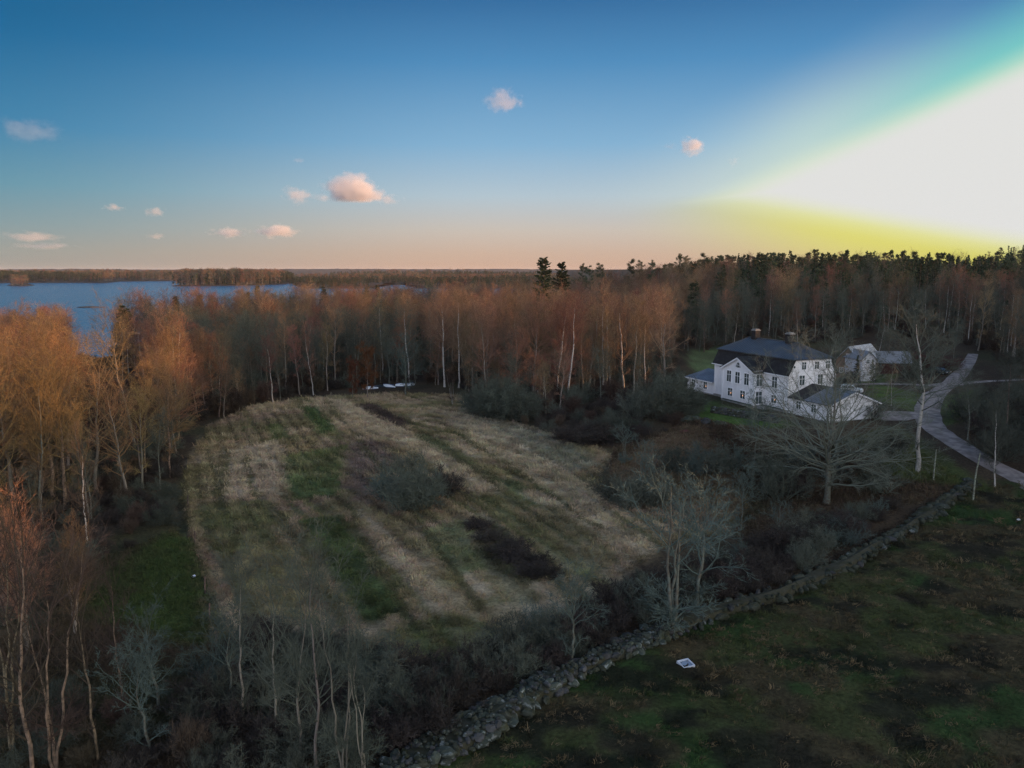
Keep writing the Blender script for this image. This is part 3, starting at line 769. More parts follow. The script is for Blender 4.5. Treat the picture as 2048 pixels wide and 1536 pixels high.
# ------------------------------------------------------------------ trees
def plant(p, x, y, s=1.0, rz=None, name='bare_tree', label=None, cat='tree', group=None, sz=None, dz=0.0, bark=None, twig=None):
    rz = random.uniform(0, 6.28) if rz is None else rz
    e = empty(name, (x, y, tz(x, y)-.05+dz), rz); e.scale = (s*random.uniform(.92, 1.12), s*random.uniform(.92, 1.12), sz or s); e.rotation_euler[0] = random.gauss(0, .035); e.rotation_euler[1] = random.gauss(0, .035)
    tag(e, label, cat, group)
    for nm, me, mt in (('trunk', p.trunk, bark), ('crown', p.crown, twig)):
        o = link(nm, me, e)
        if mt is not None: o.material_slots[0].link = 'OBJECT'; o.material_slots[0].material = mt
    return e
def spread(poly, gap, seed, keep=None, tries=40000, have=()):
    """random points in a polygon, at least gap apart"""
    r = np.random.default_rng(seed); P = np.array(poly); lo = P.min(0); hi = P.max(0)
    cell = {}; out = []
    def put(q): cell.setdefault((int(q[0]//gap), int(q[1]//gap)), []).append(q)
    for q in have: put(q)
    c = lo+r.random((tries, 2))*(hi-lo)
    ok = inside(c[:, 0], c[:, 1], poly)
    if keep is not None: ok &= keep(c[:, 0], c[:, 1])
    for q in c[ok]:
        i, j = int(q[0]//gap), int(q[1]//gap)
        if all((q[0]-w[0])**2+(q[1]-w[1])**2 >= gap*gap for a in (i-1, i, i+1) for b in (j-1, j, j+1) for w in cell.get((a, b), ())):
            put(q); out.append(q)
    return np.array(out)
def off_road(x, y, d=4.5):
    m = np.ones(len(x), bool)
    for q in ROADPTS[::4]: m &= (x-q[0])**2+(y-q[1])**2 > d*d
    return m
def gap_ok(x, y):
    px = 1024+1577*x/(y*CP+26*SP)
    return ~((px > 140) & (px < 240) & (y > 92)) & ~((px >= 240) & (px < 330) & (y > 100) & (y < 175))
def in_view(x, y, a=.72): return (np.abs(x) < a*y+6)
def visible(x, y): return np.abs(x) < .66*y
ORD = ['first', 'second', 'third', 'fourth', 'fifth', 'sixth', 'seventh', 'eighth', 'ninth', 'tenth', 'eleventh', 'twelfth', 'thirteenth', 'fourteenth', 'fifteenth', 'sixteenth', 'seventeenth', 'eighteenth', 'nineteenth', 'twentieth']
def ordinal(i):
    if i < 20: return ORD[i]
    t = ('twenty', 'thirty', 'forty', 'fifty', 'sixty', 'seventy', 'eighty', 'ninety')[(i+1)//10-2]
    return t+'-'+ORD[(i+1) % 10-1] if (i+1) % 10 else t[:-1]+'ieth'
def name_row(trees, sectors, group):
    """labels for a stand of trees: look, then the place in the row above a landmark"""
    b = {}
    for e, look in trees:
        x, y = e.location[:2]; px = 1024+1577*x/(y*CP+CAMH*SP)
        sec = next(nm for lim, nm in sectors if px < lim)
        b.setdefault((sec, look), []).append((px, e))
    for (sec, look), L_ in b.items():
        L_.sort(key=lambda q: q[0])
        for i, (px, e) in enumerate(L_):
            e['label'] = ('%s bare tree %s, %s from the left' % (look, sec, ordinal(i))) if len(L_) > 1 else 'the only %s bare tree %s' % (look, sec)
            e['group'] = group
LOOK = {}
for p_, l_ in zip(TALL, ('slim tan', 'slim reddish', 'slim ruddy', 'narrow tan', 'narrow reddish', 'narrow ruddy')): LOOK[id(p_)] = l_
for p_, l_ in zip(WIDE, ('round tan', 'round reddish', 'broad tan')): LOOK[id(p_)] = l_
for p_, l_ in zip(ROUND, ('domed tan', 'domed reddish', 'great domed tan')): LOOK[id(p_)] = l_
for p_, l_ in zip(DULL, ('dull grey', 'mossy grey', 'drab grey')): LOOK[id(p_)] = l_
rr = np.random.default_rng(77)
G_LEFT = 'bare trees of the lakeside wood left of the meadow'
G_MID = 'bare trees of the wood behind the meadow'
G_HILL = 'bare trees on the hillside behind the house'
# wood on the left
LEFTWOOD = [(-43, 84), (-41.5, 93), (-55, 131), (-55, 150), (-66, 162), (-100, 205), (-150, 240), (-158, 120), (-90, 78), (-55, 62)]
pl = spread(LEFTWOOD, 4.0, 1, lambda x, y: (x > -.70*y-4) & gap_ok(x, y))
far_left = pl[np.hypot(pl[:, 0], pl[:, 1]) > 165] if len(pl) else pl
near_left = pl[np.hypot(pl[:, 0], pl[:, 1]) <= 165]
row = []
for i, (x, y) in enumerate(near_left):
    k = rr.random(); p = TALL[rr.integers(6)] if k < .34 else (WIDE[rr.integers(3)] if k < .66 else ROUND[rr.integers(3)] if k < .88 else DULL[rr.integers(3)])
    edge = .82 if x > -48-(y-90)*.22 else 1.0
    row.append((plant(p, x, y, rr.uniform(.62, .84)*edge, label='bare tall tree standing in the lakeside wood beside the meadow', bark=BARK_BROWN if rr.random() < .7 else None, twig=TWIG_AMBER if rr.random() < .8 else None), LOOK[id(p)]))
name_row(row, [(70, 'at the lakeside wood end'), (150, 'before the open lake'), (260, 'below the rock skerry'), (9999, 'by the meadow corner')], G_LEFT)
row = []
MIDWOOD = W((436,842), (515,806), (605,788), (700,776), (820,768), (925,772), (940,800), (1005,815), (1080,835), (1150,812), (1250,800), (1335,775), (1345,735)) + [(36, 190), (44, 230), (70, 300), (110, 360), (40, 420), (-60, 400), (-105, 330), (-128, 250), (-100, 215), (-66, 165)]
def mid_keep(x, y): return (x-np.interp(y, SHORE_Y, SHORE_X) > 14) & gap_ok(x, y)
pm = spread(MIDWOOD, 4.6, 2, mid_keep)
pm = pm[(pm[:, 0] < -10) | (rr.random(len(pm)) < .62)]
front = []
for x, y in pm:
    fy = np.interp(x, [-80, -55, -44, -24, -8, 4, 15, 35, 50], [178, 154, 163, 170, 165, 138, 140, 160, 200])
    front.append(y-fy)
front = np.array(front); od = np.argsort(front)
NM = 135
for i in od[:NM]:
    x, y = pm[i]; k = rr.random()
    if x < -24: p = (DULL[rr.integers(3)] if k < .72 else TALL[rr.integers(6)])
    else: p = TALL[rr.integers(6)] if k < (.5 if x < -12 else .16) else (ROUND[rr.integers(3)] if k < .55 or (x > -12 and k < .70) else WIDE[rr.integers(3)] if k < .94 else DULL[rr.integers(3)])
    row.append((plant(p, x, y, rr.uniform(.64, .92)*(.88 if front[i] < 6 else 1)*(.9 if x < -45 else 1)*(1.06 if x > -8 else 1)), LOOK[id(p)]))
name_row(row, [(560, 'at the dark lake end'), (700, 'above the head of the meadow'), (850, 'behind the white boats'), (1050, 'behind the bush clump'), (1180, 'around the red hut'), (9999, 'at the wood end near the manor')], G_MID)
row = []
back = pm[od[NM:]]
protos = [p.joined for p in TALL[:3]+ROUND+WIDE+DULL]+[p.joined for p in FAR_C]
ix = rr.integers(0, 12, len(back)); ix[rr.random(len(back)) < .07] = 12
shr = (back[:, 0]-np.interp(back[:, 1], SHORE_Y, SHORE_X))
ix = np.where((shr < 32) & (rr.random(len(back)) < .45), 12+rr.integers(0, 3, len(back)), ix)
sc_ = rr.uniform(.56, .86, len(back))
scatter('woodland', np.column_stack([back, terrain(back[:, 0], back[:, 1])-.1]), protos, sc_, rr.uniform(0, 6.28, len(back)), ix, label='inner mass of the bare wood behind the meadow')
if len(far_left):
    ix = rr.integers(0, 9, len(far_left))
    scatter('woodland', np.column_stack([far_left, terrain(far_left[:, 0], far_left[:, 1])-.1]), [p.joined for p in TALL+WIDE], rr.uniform(.6,.78, len(far_left)), rr.uniform(0, 6.28, len(far_left)), ix, label='inner mass of the lakeside wood')
# wooded hill behind the house
HILL = [(40, 236), (60, 236), (132, 236), (190, 240), (340, 330), (560, 300), (600, 560), (420, 640), (260, 640), (90, 600), (60, 480), (64, 330), (45, 270)]  # far right end lies out of view, added to shade the hill
clear = CLEAR
ph = spread(HILL, 5.2, 3, lambda x, y: off_road(x, y, 5), 60000)
dist = np.hypot(ph[:, 0], ph[:, 1])
vis = visible(ph[:, 0], ph[:, 1])
hf = np.where(vis, ph[:, 1]-236, 999); od = np.argsort(hf)[:52]
for i in od:
    x, y = ph[i]; k = rr.random(); p = TALL[rr.integers(6)] if k < .5 else DULL[rr.integers(3)]
    row.append((plant(p, x, y, rr.uniform(.60, .80), twig=TWIG_BROWN if p in TALL and rr.random() < .7 else None), LOOK[id(p)]))
name_row(row, [(1440, 'at the hill foot by the small clearing'), (1560, 'at the hill foot behind the manor roof'), (1720, 'at the hill foot behind the barn'), (9999, 'at the hill foot beyond the drive')], G_HILL)
row = []
rest = np.setdiff1d(np.arange(len(ph)), od); q = ph[rest]
top = tz(0, 0)
zq = terrain(q[:, 0], q[:, 1])
pc = np.clip((zq-7.5)/5, 0, 1)*.75+.05
cf = rr.random(len(q)) < pc
ix = np.where(cf, 12+rr.integers(0, 3, len(q)), np.where(rr.random(len(q)) < .5, rr.integers(9, 12, len(q)), rr.integers(0, 12, len(q))))
sc_ = rr.uniform(.58, .80, len(q))*np.where(cf, 1.3, 1.0)
scatter('woodland', np.column_stack([q, zq-.1]), protos, sc_, rr.uniform(0, 6.28, len(q)), ix, label='bare and evergreen wood covering the hill')
# woods right of the road, running on unseen past the edge of the view, shaped there to shade the scene
RIGHT = [(72, 118), (78, 112), (70, 98), (66, 92), (96, 66), (104, -12), (240, -12), (290, 120), (330, 330), (190, 240), (132, 236), (120, 190), (118, 176), (92, 150)]
def right_keep(x, y):
    gap = (np.abs((y-159)-(x-190)*.035) < 7) & (x > 104)  # opening in the unseen wood that lets sun reach the far trees
    yard = (x < 84) & (y > 118) | (x < 112) & (y > 140) & (y < 186) | (x < 100) & (y < 140) & (y > 112)
    return off_road(x, y, 6) & ~gap & ~yard
pr = spread(RIGHT, 5.4, 4, right_keep)
v = visible(pr[:, 0], pr[:, 1])
for x, y in pr[v]:
    k = rr.random(); p = DULL[rr.integers(3)] if k < .6 else TALL[rr.integers(6)]
    row.append((plant(p, x, y, rr.uniform(.62, .88)), LOOK[id(p)]))
name_row(row, [(9999, 'in the wood right of the gravel road')], 'bare trees right of the gravel road')
q = pr[~v]
ix = np.where(rr.random(len(q)) < .3, 12+rr.integers(0, 3, len(q)), rr.integers(0, 12, len(q)))
scatter('woodland', np.column_stack([q, terrain(q[:, 0], q[:, 1])-.1]), protos, rr.uniform(.70, .92, len(q))*np.where(q[:, 1] < 50, 1.3, 1.0), rr.uniform(0, 6.28, len(q)), ix, label='unseen wood running on beyond the gravel road, shaped for shade')  # out-of-view trees, enlarged at the near end to shade the foreground
print('trees', len(near_left), len(far_left), NM, len(back), len(ph), v.sum(), len(q))

UND = np.concatenate([spread(MIDWOOD, 4.2, 31, lambda x, y: (y < 215) & gap_ok(x, y)), spread(HILL, 6, 32, lambda x, y: (y < 330) & visible(x, y) & off_road(x, y, 6)), spread(LEFTWOOD, 4.5, 33, lambda x, y: (x > -.70*y-4) & gap_ok(x, y)), spread(RIGHT, 5.5, 34, lambda x, y: right_keep(x, y) & visible(x, y))])
scatter('understorey', np.column_stack([UND, terrain(UND[:, 0], UND[:, 1])-.1]), [p.joined for p in DULL+[WIDE[0]]], rr.uniform(.28, .52, len(UND)), rr.uniform(0, 6.28, len(UND)), rr.integers(0, 4, len(UND)), label='young growth filling the woods below the crowns')

# ------------------------------------------------------------------ single trees that stand out
def by_top(p, px, py_top, Y, H0, **k):
    """a tree at depth Y whose top shows at a given pixel"""
    u = (px-1024)/1577.0; v = (768-py_top)/1577.0
    t = Y/(CP+v*SP); x = u*t; z = CAMH+t*(-SP+v*CP)
    g = tz(x, Y)
    s = max((z-g)/H0, .25)
    return plant(p, x, Y, s*k.pop('wide', 1.0), sz=s, **k)
def by_base(p, px, py, s, **k):
    x, y = at(px, py); return plant(p, x, y, s, **k)
for px, py, Y, lab in ((1086, 511, 262, 'taller of the twin dark spruces rising above the bare wood'), (1116, 520, 268, 'shorter of the twin dark spruces rising above the bare wood')):
    by_top(BLUNT[0 if px < 1100 else 1], px, py, Y, 20.0, wide=1.15, name='spruce_tree', label=lab, cat='spruce')
for px, py, Y, lab in ((241, 607, 190, 'dark spruce at the lakeshore, nearest of the shore evergreens'), (262, 613, 200, 'bushy dark spruce just behind the nearest shore spruce'), (494, 582, 300, 'small dark spruce against the lake water'),
                       (516, 569, 330, 'dark spruce with its tip on the lake beside an orange crown'), (650, 571, 330, 'lone dark spruce among orange lit crowns'), (735, 573, 330, 'squat dark evergreen beside another above the wood'),
                       (752, 568, 335, 'taller of two squat evergreens above the wood'), (352, 590, 250, 'dark evergreen at the shore below the peninsula'), (398, 588, 260, 'dark rounded evergreen at the wood edge by the lake')):
    by_top(SPRUCE[rr.integers(3)], px, py, Y, 20.0, wide=1.25, name='spruce_tree', label=lab, cat='spruce')
SKY = [(1165,523), (1187,527), (1207,526), (1262,518), (1282,521), (1302,516), (1357,503), (1374,508), (1403,506), (1425,513), (1446,511), (1463,508), (1478,505), (1497,507), (1516,503), (1531,511),
       (1549,517), (1576,521), (1601,523), (1626,517), (1641,515), (1656,514), (1677,513), (1687,512), (1704,521), (1713,522), (1741,525), (1767,524), (1784,524), (1794,528), (1811,528), (1831,529),
       (1849,526), (1867,532), (1879,526), (1904,531), (1913,533)]
ns = {'pine': 0, 'spruce': 0}
for i, (px, py) in enumerate(SKY):
    kind = 'spruce' if i in (14, 12, 23, 27, 32, 34) else 'pine'
    p = (PINE if kind == 'pine' else SPRUCE)[rr.integers(3)]
    by_top(p, px, py, 385+rr.uniform(-15, 25)-(20 if px < 1320 else 0), 18.5 if kind == 'pine' else 20.0, wide=.72 if kind == 'pine' else .7, name=kind+'_tree',
           label='%s %s on the hilltop skyline counted from the twin spruces' % (ordinal(ns[kind]), kind), cat=kind, group='evergreens along the hilltop skyline')
    ns[kind] += 1
by_base(OAK[0], 1652, 1008, .90, sz=.74, rz=.4, name='oak_tree', label='big spreading bare oak in front of the manor annex', cat='tree')
by_base(DULL[1], 1835, 943, 1.35, sz=1.0, rz=1.0, bark=BARK_BIRCH, name='birch_tree', label='thick white birch trunk standing between oak and gravel road', cat='tree')
by_base(WIDE[1], 1668, 862, .66, twig=TWIG_GREY, name='bare_tree', label='upright bare tree with orange lit tips in front of the manor gable', cat='tree')
by_base(LICH[0], 1508, 950, .9, name='lichen_tree', label='small crooked lichen tree with pale trunk below the manor terrace', cat='tree')
by_base(LICH[1], 1345, 1262, 1.4, sz=1.18, name='lichen_tree', label='tall pale lichen tree beside the stone wall near the trough', cat='tree')
by_base(LICH[2], 1395, 1215, 1.15, sz=.9, name='lichen_tree', label='lower lichen tree against the wall behind the tall one', cat='tree')
by_base(LICH[0], 1140, 1330, .62, name='lichen_tree', label='small pale green lichen tree in the dark thicket by the wall', cat='tree')
by_base(LICH[2], 318, 1420, .62, name='lichen_tree', label='sprawling blue-green lichen tree in the near thicket left of the ditch', cat='tree')
by_base(LICH[0], 462, 1420, .60, name='lichen_tree', label='little pale lichen tree at the foot of the ditch', cat='tree')
by_base(LICH[1], 1250, 930, .55, name='lichen_tree', label='small pale green lichen tree beside the dark bramble mound', cat='tree')
by_base(LICH[2], 1285, 1003, .62, name='lichen_tree', label='rounded grey lichen tree at the meadow edge below the oaks', cat='tree')
by_base(LICH[0], 1480, 1062, .60, name='lichen_tree', label='pollarded lichen tree in the brown scrub by the wall', cat='tree')
by_base(LICH[1], 1556, 1085, .42, name='lichen_tree', label='candelabra shaped pale sapling near the stone wall', cat='tree')
by_base(LICH[0], 300, 1510, .6, name='lichen_tree', label='bare lichen tree at the very bottom edge of the thicket', cat='tree')
for i, (px, py, s, lab) in enumerate(((598, 1520, .82, 'leaning'), (636, 1545, .95, 'tallest pale'), (684, 1555, .90, 'pale forked'), (486, 1455, .80, 'grey'), (556, 1490, .74, 'thin'), (730, 1565, .62, 'short'))):
    by_base(SAP[(i*3) % 4 if i != 1 else 0], px, py, s, name='birch_sapling', label=lab+' birch sapling in the dark thicket near the bottom edge', cat='tree', group='saplings in the near thicket', twig=TWIG_GREY)
for i, (px, py, s, lab) in enumerate(((62, 1575, 1.15, 'tall dark bare tree at the bottom left corner'), (112, 1540, 1.05, 'slender dark bare tree just right of the corner tree'), (22, 1500, 1.0, 'dark bare tree at the left frame edge below the willows'), (196, 1520, .85, 'thin dark bare tree between the corner and the lichen tree'), (250, 1420, .72, 'small dark bare tree before the green grass patch'))):
    by_base(SAP[(0, 2, 3, 1, 0)[i]], px, py, s, name='bare_tree', label=lab, cat='tree', bark=BARK_BROWN, twig=TWIG_BROWN)
for px, py, s, lab in ((55, 1300, 1.05, 'large many-stemmed willow with orange lit tips nearest the camera'), (150, 1268, .78, 'smaller many-stemmed willow beside the large one'), (10, 1250, .9, 'many-stemmed willow at the left edge of the picture')):
    by_base(WILL[0 if s > 1 else 1], px, py, s, name='willow_tree', label=lab, cat='tree')
for px, py, s, p, lab in ((178, 1112, .85, SAP[0], 'slender pale forked sapling at the left wood edge by the green grass'), (365, 838, .80, TALL[1], 'twin pale birch with pink lit crown at the meadow corner'),
                          (352, 850, .74, TALL[5], 'second pale birch at the meadow corner'), (268, 905, .90, WIDE[0], 'tall orange crowned tree standing clear before the lake'),
                          (547, 806, .58, TALL[1], 'lone slim birch in front of the dark wood'), (627, 790, .62, TALL[3], 'slim birch with pale foot at the meadow head'),
                          (917, 776, .95, TALL[3], 'white trunked birch right of the boats'), (889, 774, 1.0, WIDE[0], 'white trunked wide birch behind the boats'),
                          (1110, 803, .95, TALL[1], 'thick white birch trunk left of the red hut'), (1135, 806, .92, TALL[5], 'spotted white birch trunk before the red hut'), (1086, 822, .6, SAP[1], 'thin pale sapling before the red hut'),
                          (1205, 790, .9, TALL[3], 'pale blue birch trunk right of the red hut'), (1246, 788, .85, WIDE[2], 'stout pale trunk at the end of the wood'), (1325, 785, .80, WIDE[0], 'round orange crowned tree closing the wood'), (1290, 775, .86, WIDE[1], 'broad round crowned tree near the wood end'),
                          (905, 810, .55, SAP[2], 'thin pale trunk in the bushes'), (1782, 812, .55, SAP[1], 'small white stemmed birch on the drive lawn'), (1990, 972, .50, DULL[0], 'pale forked young birch below the road bend'), (1935, 880, .5, DULL[1], 'grey bushy tree inside the road bend'),
                          (1860, 760, .55, DULL[2], 'bare grey tree between car and road'), (1745, 800, .42, DULL[1], 'bare tree on the lawn behind the annex'), (1668, 752, .5, DULL[2], 'bare grey tree close behind the manor corner'), (1755, 735, .55, DULL[1], 'mossy bare tree right of the white cottage'), (1830, 735, .5, DULL[0], 'bare tree behind the dark car'), (1810, 760, .42, DULL[2], 'low bare tree beside the track'), (1905, 735, .5, DULL[1], 'bare tree at the bend of the upper road'), (1775, 745, .5, DULL[0], 'dark bare tree in front of the grey shed'), (2010, 880, .6, DULL[0], 'dark bare tree right of the road bend')):
    by_base(p, px, py, s, name='birch_tree' if 'birch' in lab else 'bare_tree', label=lab, cat='tree', bark=BARK_BIRCH if ('white' in lab or 'birch' in lab or 'pale' in lab) else None, twig=TWIG_BROWN if p in SAP else None)
by_base(RUST[0], 735, 796, .86, name='rust_tree', label='rust coloured young tree left of the white boats', cat='tree')
by_base(RUST[0], 705, 798, .66, name='rust_tree', label='smaller rust coloured tree at the meadow head', cat='tree')
by_base(LICH[2], 812, 790, 1.15, name='lichen_tree', label='fuzzy grey-green tree behind the white boats', cat='tree')
TWIG_MAROON = mat('twig_maroon', (.085, .035, .032), var=.2)
POLE = mat('mossy_wood', (.26, .30, .23), col2=(.12, .11, .09), scale=5)
for (a, b, lab) in (((1946, 1000), (1958, 898), 'leaning mossy pole beside the lower road'), ((1866, 963), (1872, 892), 'thin straight pole left of the leaning one')):
    x, y = at(*a); h = 5.4 if a[0] > 1900 else 3.9
    P = np.array([[0, 0, -.3], [.05, 0, h*.5], [.35 if a[0] > 1900 else .1, 0, h]])
    m = MB(); m.tubes(P[None], np.array([[.11, .09, .06]]), 7); o = m.obj('pole', POLE, smooth=True); o.location = (x, y, tz(x, y)); tag(o, lab, 'pole')
# ------------------------------------------------------------------ shrubs
def shrub(me, px, py, s, sz=None, name='bare_shrub', label=None, group=None, cat='shrub', xy=None):
    x, y = xy if xy is not None else at(px, py)
    o = link(name, me); o.location = (x, y, tz(x, y)-.05); o.rotation_euler = (0, 0, random.uniform(0, 6.28)); o.scale = (s, s, sz or s)
    return tag(o, label, cat, group)
for px, py, me, s, lab in ((772, 1003, SHRUB_LICH[0], 1.3, 'pale lichen topped shrub at the left of the meadow thicket'), (805, 1020, SHRUB_GREY[0], 1.6, 'grey front shrub of the meadow thicket'), (850, 1016, SHRUB_GREY[2], 1.6, 'dark right-hand shrub of the meadow thicket'),
                           (885, 990, SHRUB_DARK[1], 1.5, 'dark shrub at the right end of the meadow thicket'), (820, 985, SHRUB_GREY[1], 1.7, 'grey back shrub of the meadow thicket')):
    shrub(me, px, py, s, label=lab, group='shrubs of the thicket in the middle of the meadow')
for i, (px, py) in enumerate(((955,1060), (980,1082), (1008,1108), (1035,1122), (1062,1148), (1092,1155), (1030, 1100), (1070, 1130))):
    shrub(SHRUB_DARK[i % 2], px, py, .95, .62, name='bramble_shrub', label='%s dark bramble of the reddish strip crossing the meadow, counted downhill' % ordinal(i), group='brambles in the meadow strip')
for i, (px, py) in enumerate(((1128,880), (1150,884), (1175,888), (1198,888), (1222,882), (1165,872), (1200, 872))):
    shrub(SHRUB_DARK[i % 2], px, py, 1.35, 1.0, name='bramble_shrub', label='%s purplish bramble of the dark mound below the birches' % ordinal(i), group='brambles of the dark mound')
for i, (px, py, s) in enumerate(((950,826,1.75), (978,836,2.2), (1010,838,2.3), (1042,840,2.0), (965,812,1.9), (1000,815,2.2))):
    shrub(SHRUB_GREY[i % 3], px, py, s, label='%s grey-green bush of the clump at the meadow head' % ordinal(i), group='bushes at the head of the meadow')
for i, (px, py, s, me) in enumerate(((1228,1000,1.25,SHRUB_GREY[0]), (1262,1018,1.3,SHRUB_GREY[1]), (1305,1012,1.25,SHRUB_GREY[2]), (1350,945,1.2,SHRUB_GREY[1]), (1385,952,1.35,SHRUB_LICH[0]), (1425,950,1.4,SHRUB_GREY[0]), (1458,940,1.3,SHRUB_LICH[1]), (1540,960,1.5,SHRUB_GREY[2]),
                                     (1580,990,1.5,SHRUB_DARK[0]), (1560,1000,1.6,SHRUB_GREY[1]), (1720,970,1.5,SHRUB_TAN[1]), (1765,985,1.5,SHRUB_GREY[0]), (1690,950,1.4,SHRUB_LICH[0]), (1600,930,1.3,SHRUB_LICH[1]), (1760,915,1.3,SHRUB_GREY[2]), (1790,900,1.1,SHRUB_DARK[1]))):
    shrub(me, px, py, s, label='%s bare shrub of the slope below the manor, counted from the meadow' % ordinal(i), group='shrubs on the slope below the manor')
for i, (px, py, s) in enumerate(((1310,836,2.0), (1335,828,2.1), (1362,822,1.9), (1290,822,1.8), (1330,808,2.0), (1385,826,1.3), (1270,838,1.5))):
    shrub(SHRUB_GREY[i % 3], px, py, s, label='%s dark bush beside the low wing of the manor' % ordinal(i), group='bushes beside the low wing')
for i, (px, py, s) in enumerate(((1935,840,1.6), (1970,835,1.7), (1990,865,1.8), (2030,850,2.0), (1960,870,1.4), (2040,905,1.8), (2000,920,1.5), (2040,820,1.9), (1700,765,1.3), (1665,752,1.5), (1735,752,1.4), (1745,838,.9), (1830,755,1.2))):
    shrub((SHRUB_GREY+SHRUB_DARK)[i % 5], px, py, s, label='%s grey bush about the road bend, counted along the drive' % ordinal(i), group='bushes about the road bend')
for i, (px, py) in enumerate(((1752,742), (1764,740), (1776,738), (1790,736), (1803,737), (1818,738), (1832,736), (1846,738), (1900,742), (1670,742), (1655,748))):
    o = shrub(SHRUB_DARK[i % 2], px, py, 1.5, 1.7, label='%s maroon shrub of the hedge beyond the drive' % ordinal(i), group='maroon hedge beyond the drive')
    o.material_slots[0].link = 'OBJECT'; o.material_slots[0].material = TWIG_MAROON
def wallside(x, y):
    w = np.array(WALL); m = np.full(len(x), 99.)
    for a, b in zip(w[:-1], w[1:]):
        d = b-a; t = np.clip(((x-a[0])*d[0]+(y-a[1])*d[1])/(d@d), 0, 1); m = np.minimum(m, np.hypot(x-a[0]-t*d[0], y-a[1]-t*d[1]))
    return m > 1.7
FP = np.array(FIELD)
def off_field(x, y): return ~inside(x, y, FIELD)
THICK = W((1210,1215), (1320,1165), (1480,1115), (1620,1065), (1790,1015), (1690,1090), (1560,1165), (1400,1225), (1290,1280), (1150,1335), (1020,1400), (880,1500), (840,1536), (430,1600), (380,1500), (400,1330), (500,1275), (700,1310), (870,1360), (1010,1310))
pt = spread(THICK, 1.75, 9, lambda x, y: wallside(x, y) & off_field(x, y))
od = np.argsort(pt[:, 1])
tk = {'grey': 0, 'dark': 0, 'lichened': 0}
for i in od[:170]:
    x, y = pt[i]; k = rr.random(); s = rr.uniform(.55, 1.0)
    if k < .30: me, w = SHRUB_GREY[rr.integers(3)], 'grey'
    elif k < .90: me, w = SHRUB_DARK[rr.integers(2)], 'dark'; 
    else: me, w = SHRUB_LICH[rr.integers(2)], 'lichened'
    if w == 'dark': s *= 1.2
    shrub(me, 0, 0, s, label='%s %s shrub of the stone wall thicket, from the near end' % (ordinal(tk[w]), w) if tk[w] < 99 else None, group='shrubs of the thicket along the stone wall', xy=(x, y)); tk[w] += 1
FLOORS = [(LEFTWOOD, 2.6, 21), (MIDWOOD, 3.2, 22), (HILL, 6.5, 23), ([q for q in RIGHT if q[1] > 50], 4.5, 24), (W((1010,842), (1090,836), (1250,806), (1390,830), (1340,870), (1240,890), (1130,878)), 2.3, 27), (W((0,1330), (140,1190), (330,1050), (360,1000), (250,980), (0,1050)), 2.8, 25), (W((0,1600), (400,1600), (390,1500), (230,1420), (100,1350), (0,1320)), 2.4, 26)]
P_ = np.concatenate([spread(pg, g, sd, lambda x, y: off_road(x, y, 4) & (np.abs(x) < .72*y+6) & (y < 290) & off_field(x, y) & ~inside(x, y, LEFTMEAD)) for pg, g, sd in FLOORS])
sh = (SHRUB_GREY[:2]+SHRUB_DARK+SHRUB_DARK+SHRUB_TAN)
UO = [bpy.data.objects.new('floor_shrub', me) for me in sh]
scatter('undergrowth', np.column_stack([P_, terrain(P_[:, 0], P_[:, 1])-.05]), UO, rr.uniform(.5, 1.15, len(P_))*np.where(P_[:, 1] > 130, 1.25, .8), rr.uniform(0, 6.28, len(P_)), rr.integers(0, len(UO), len(P_)), label='bare undergrowth on the wood floor')

# ------------------------------------------------------------------ grass
def tuft_mb(seed, n=16, h=.27, w=.020, lean=.5):
    r = np.random.default_rng(seed); m = MB()
    b = np.column_stack([r.normal(size=n)*.13, r.normal(size=n)*.13, np.full(n, -.03)])
    a = r.uniform(0, 6.28, n)
    d = np.column_stack([np.cos(a)*.6+lean, np.sin(a)*.6, np.full(n, 1.)])
    P, D = grow(r, b, d, h*r.uniform(.6, 1.3, n), 4, -.42, .12)
    m.ribbons(P, np.full((n, 1), w), r=r)
    return m
GRASS = bpy.data.materials.new('dry_grass'); GRASS.use_nodes = True
_n = GRASS.node_tree; _b = _n.nodes['Principled BSDF']; _b.inputs['Roughness'].default_value = .85; _b.inputs['Specular IOR Level'].default_value = .15
_a = _n.nodes.new('ShaderNodeAttribute'); _a.attribute_type = 'INSTANCER'; _a.attribute_name = 'tint'; _n.links.new(_a.outputs['Color'], _b.inputs['Base Color'])
TUFT = [bpy.data.objects.new('tuft', tuft_mb(500+i).mesh('tuft', GRASS)) for i in range(4)]
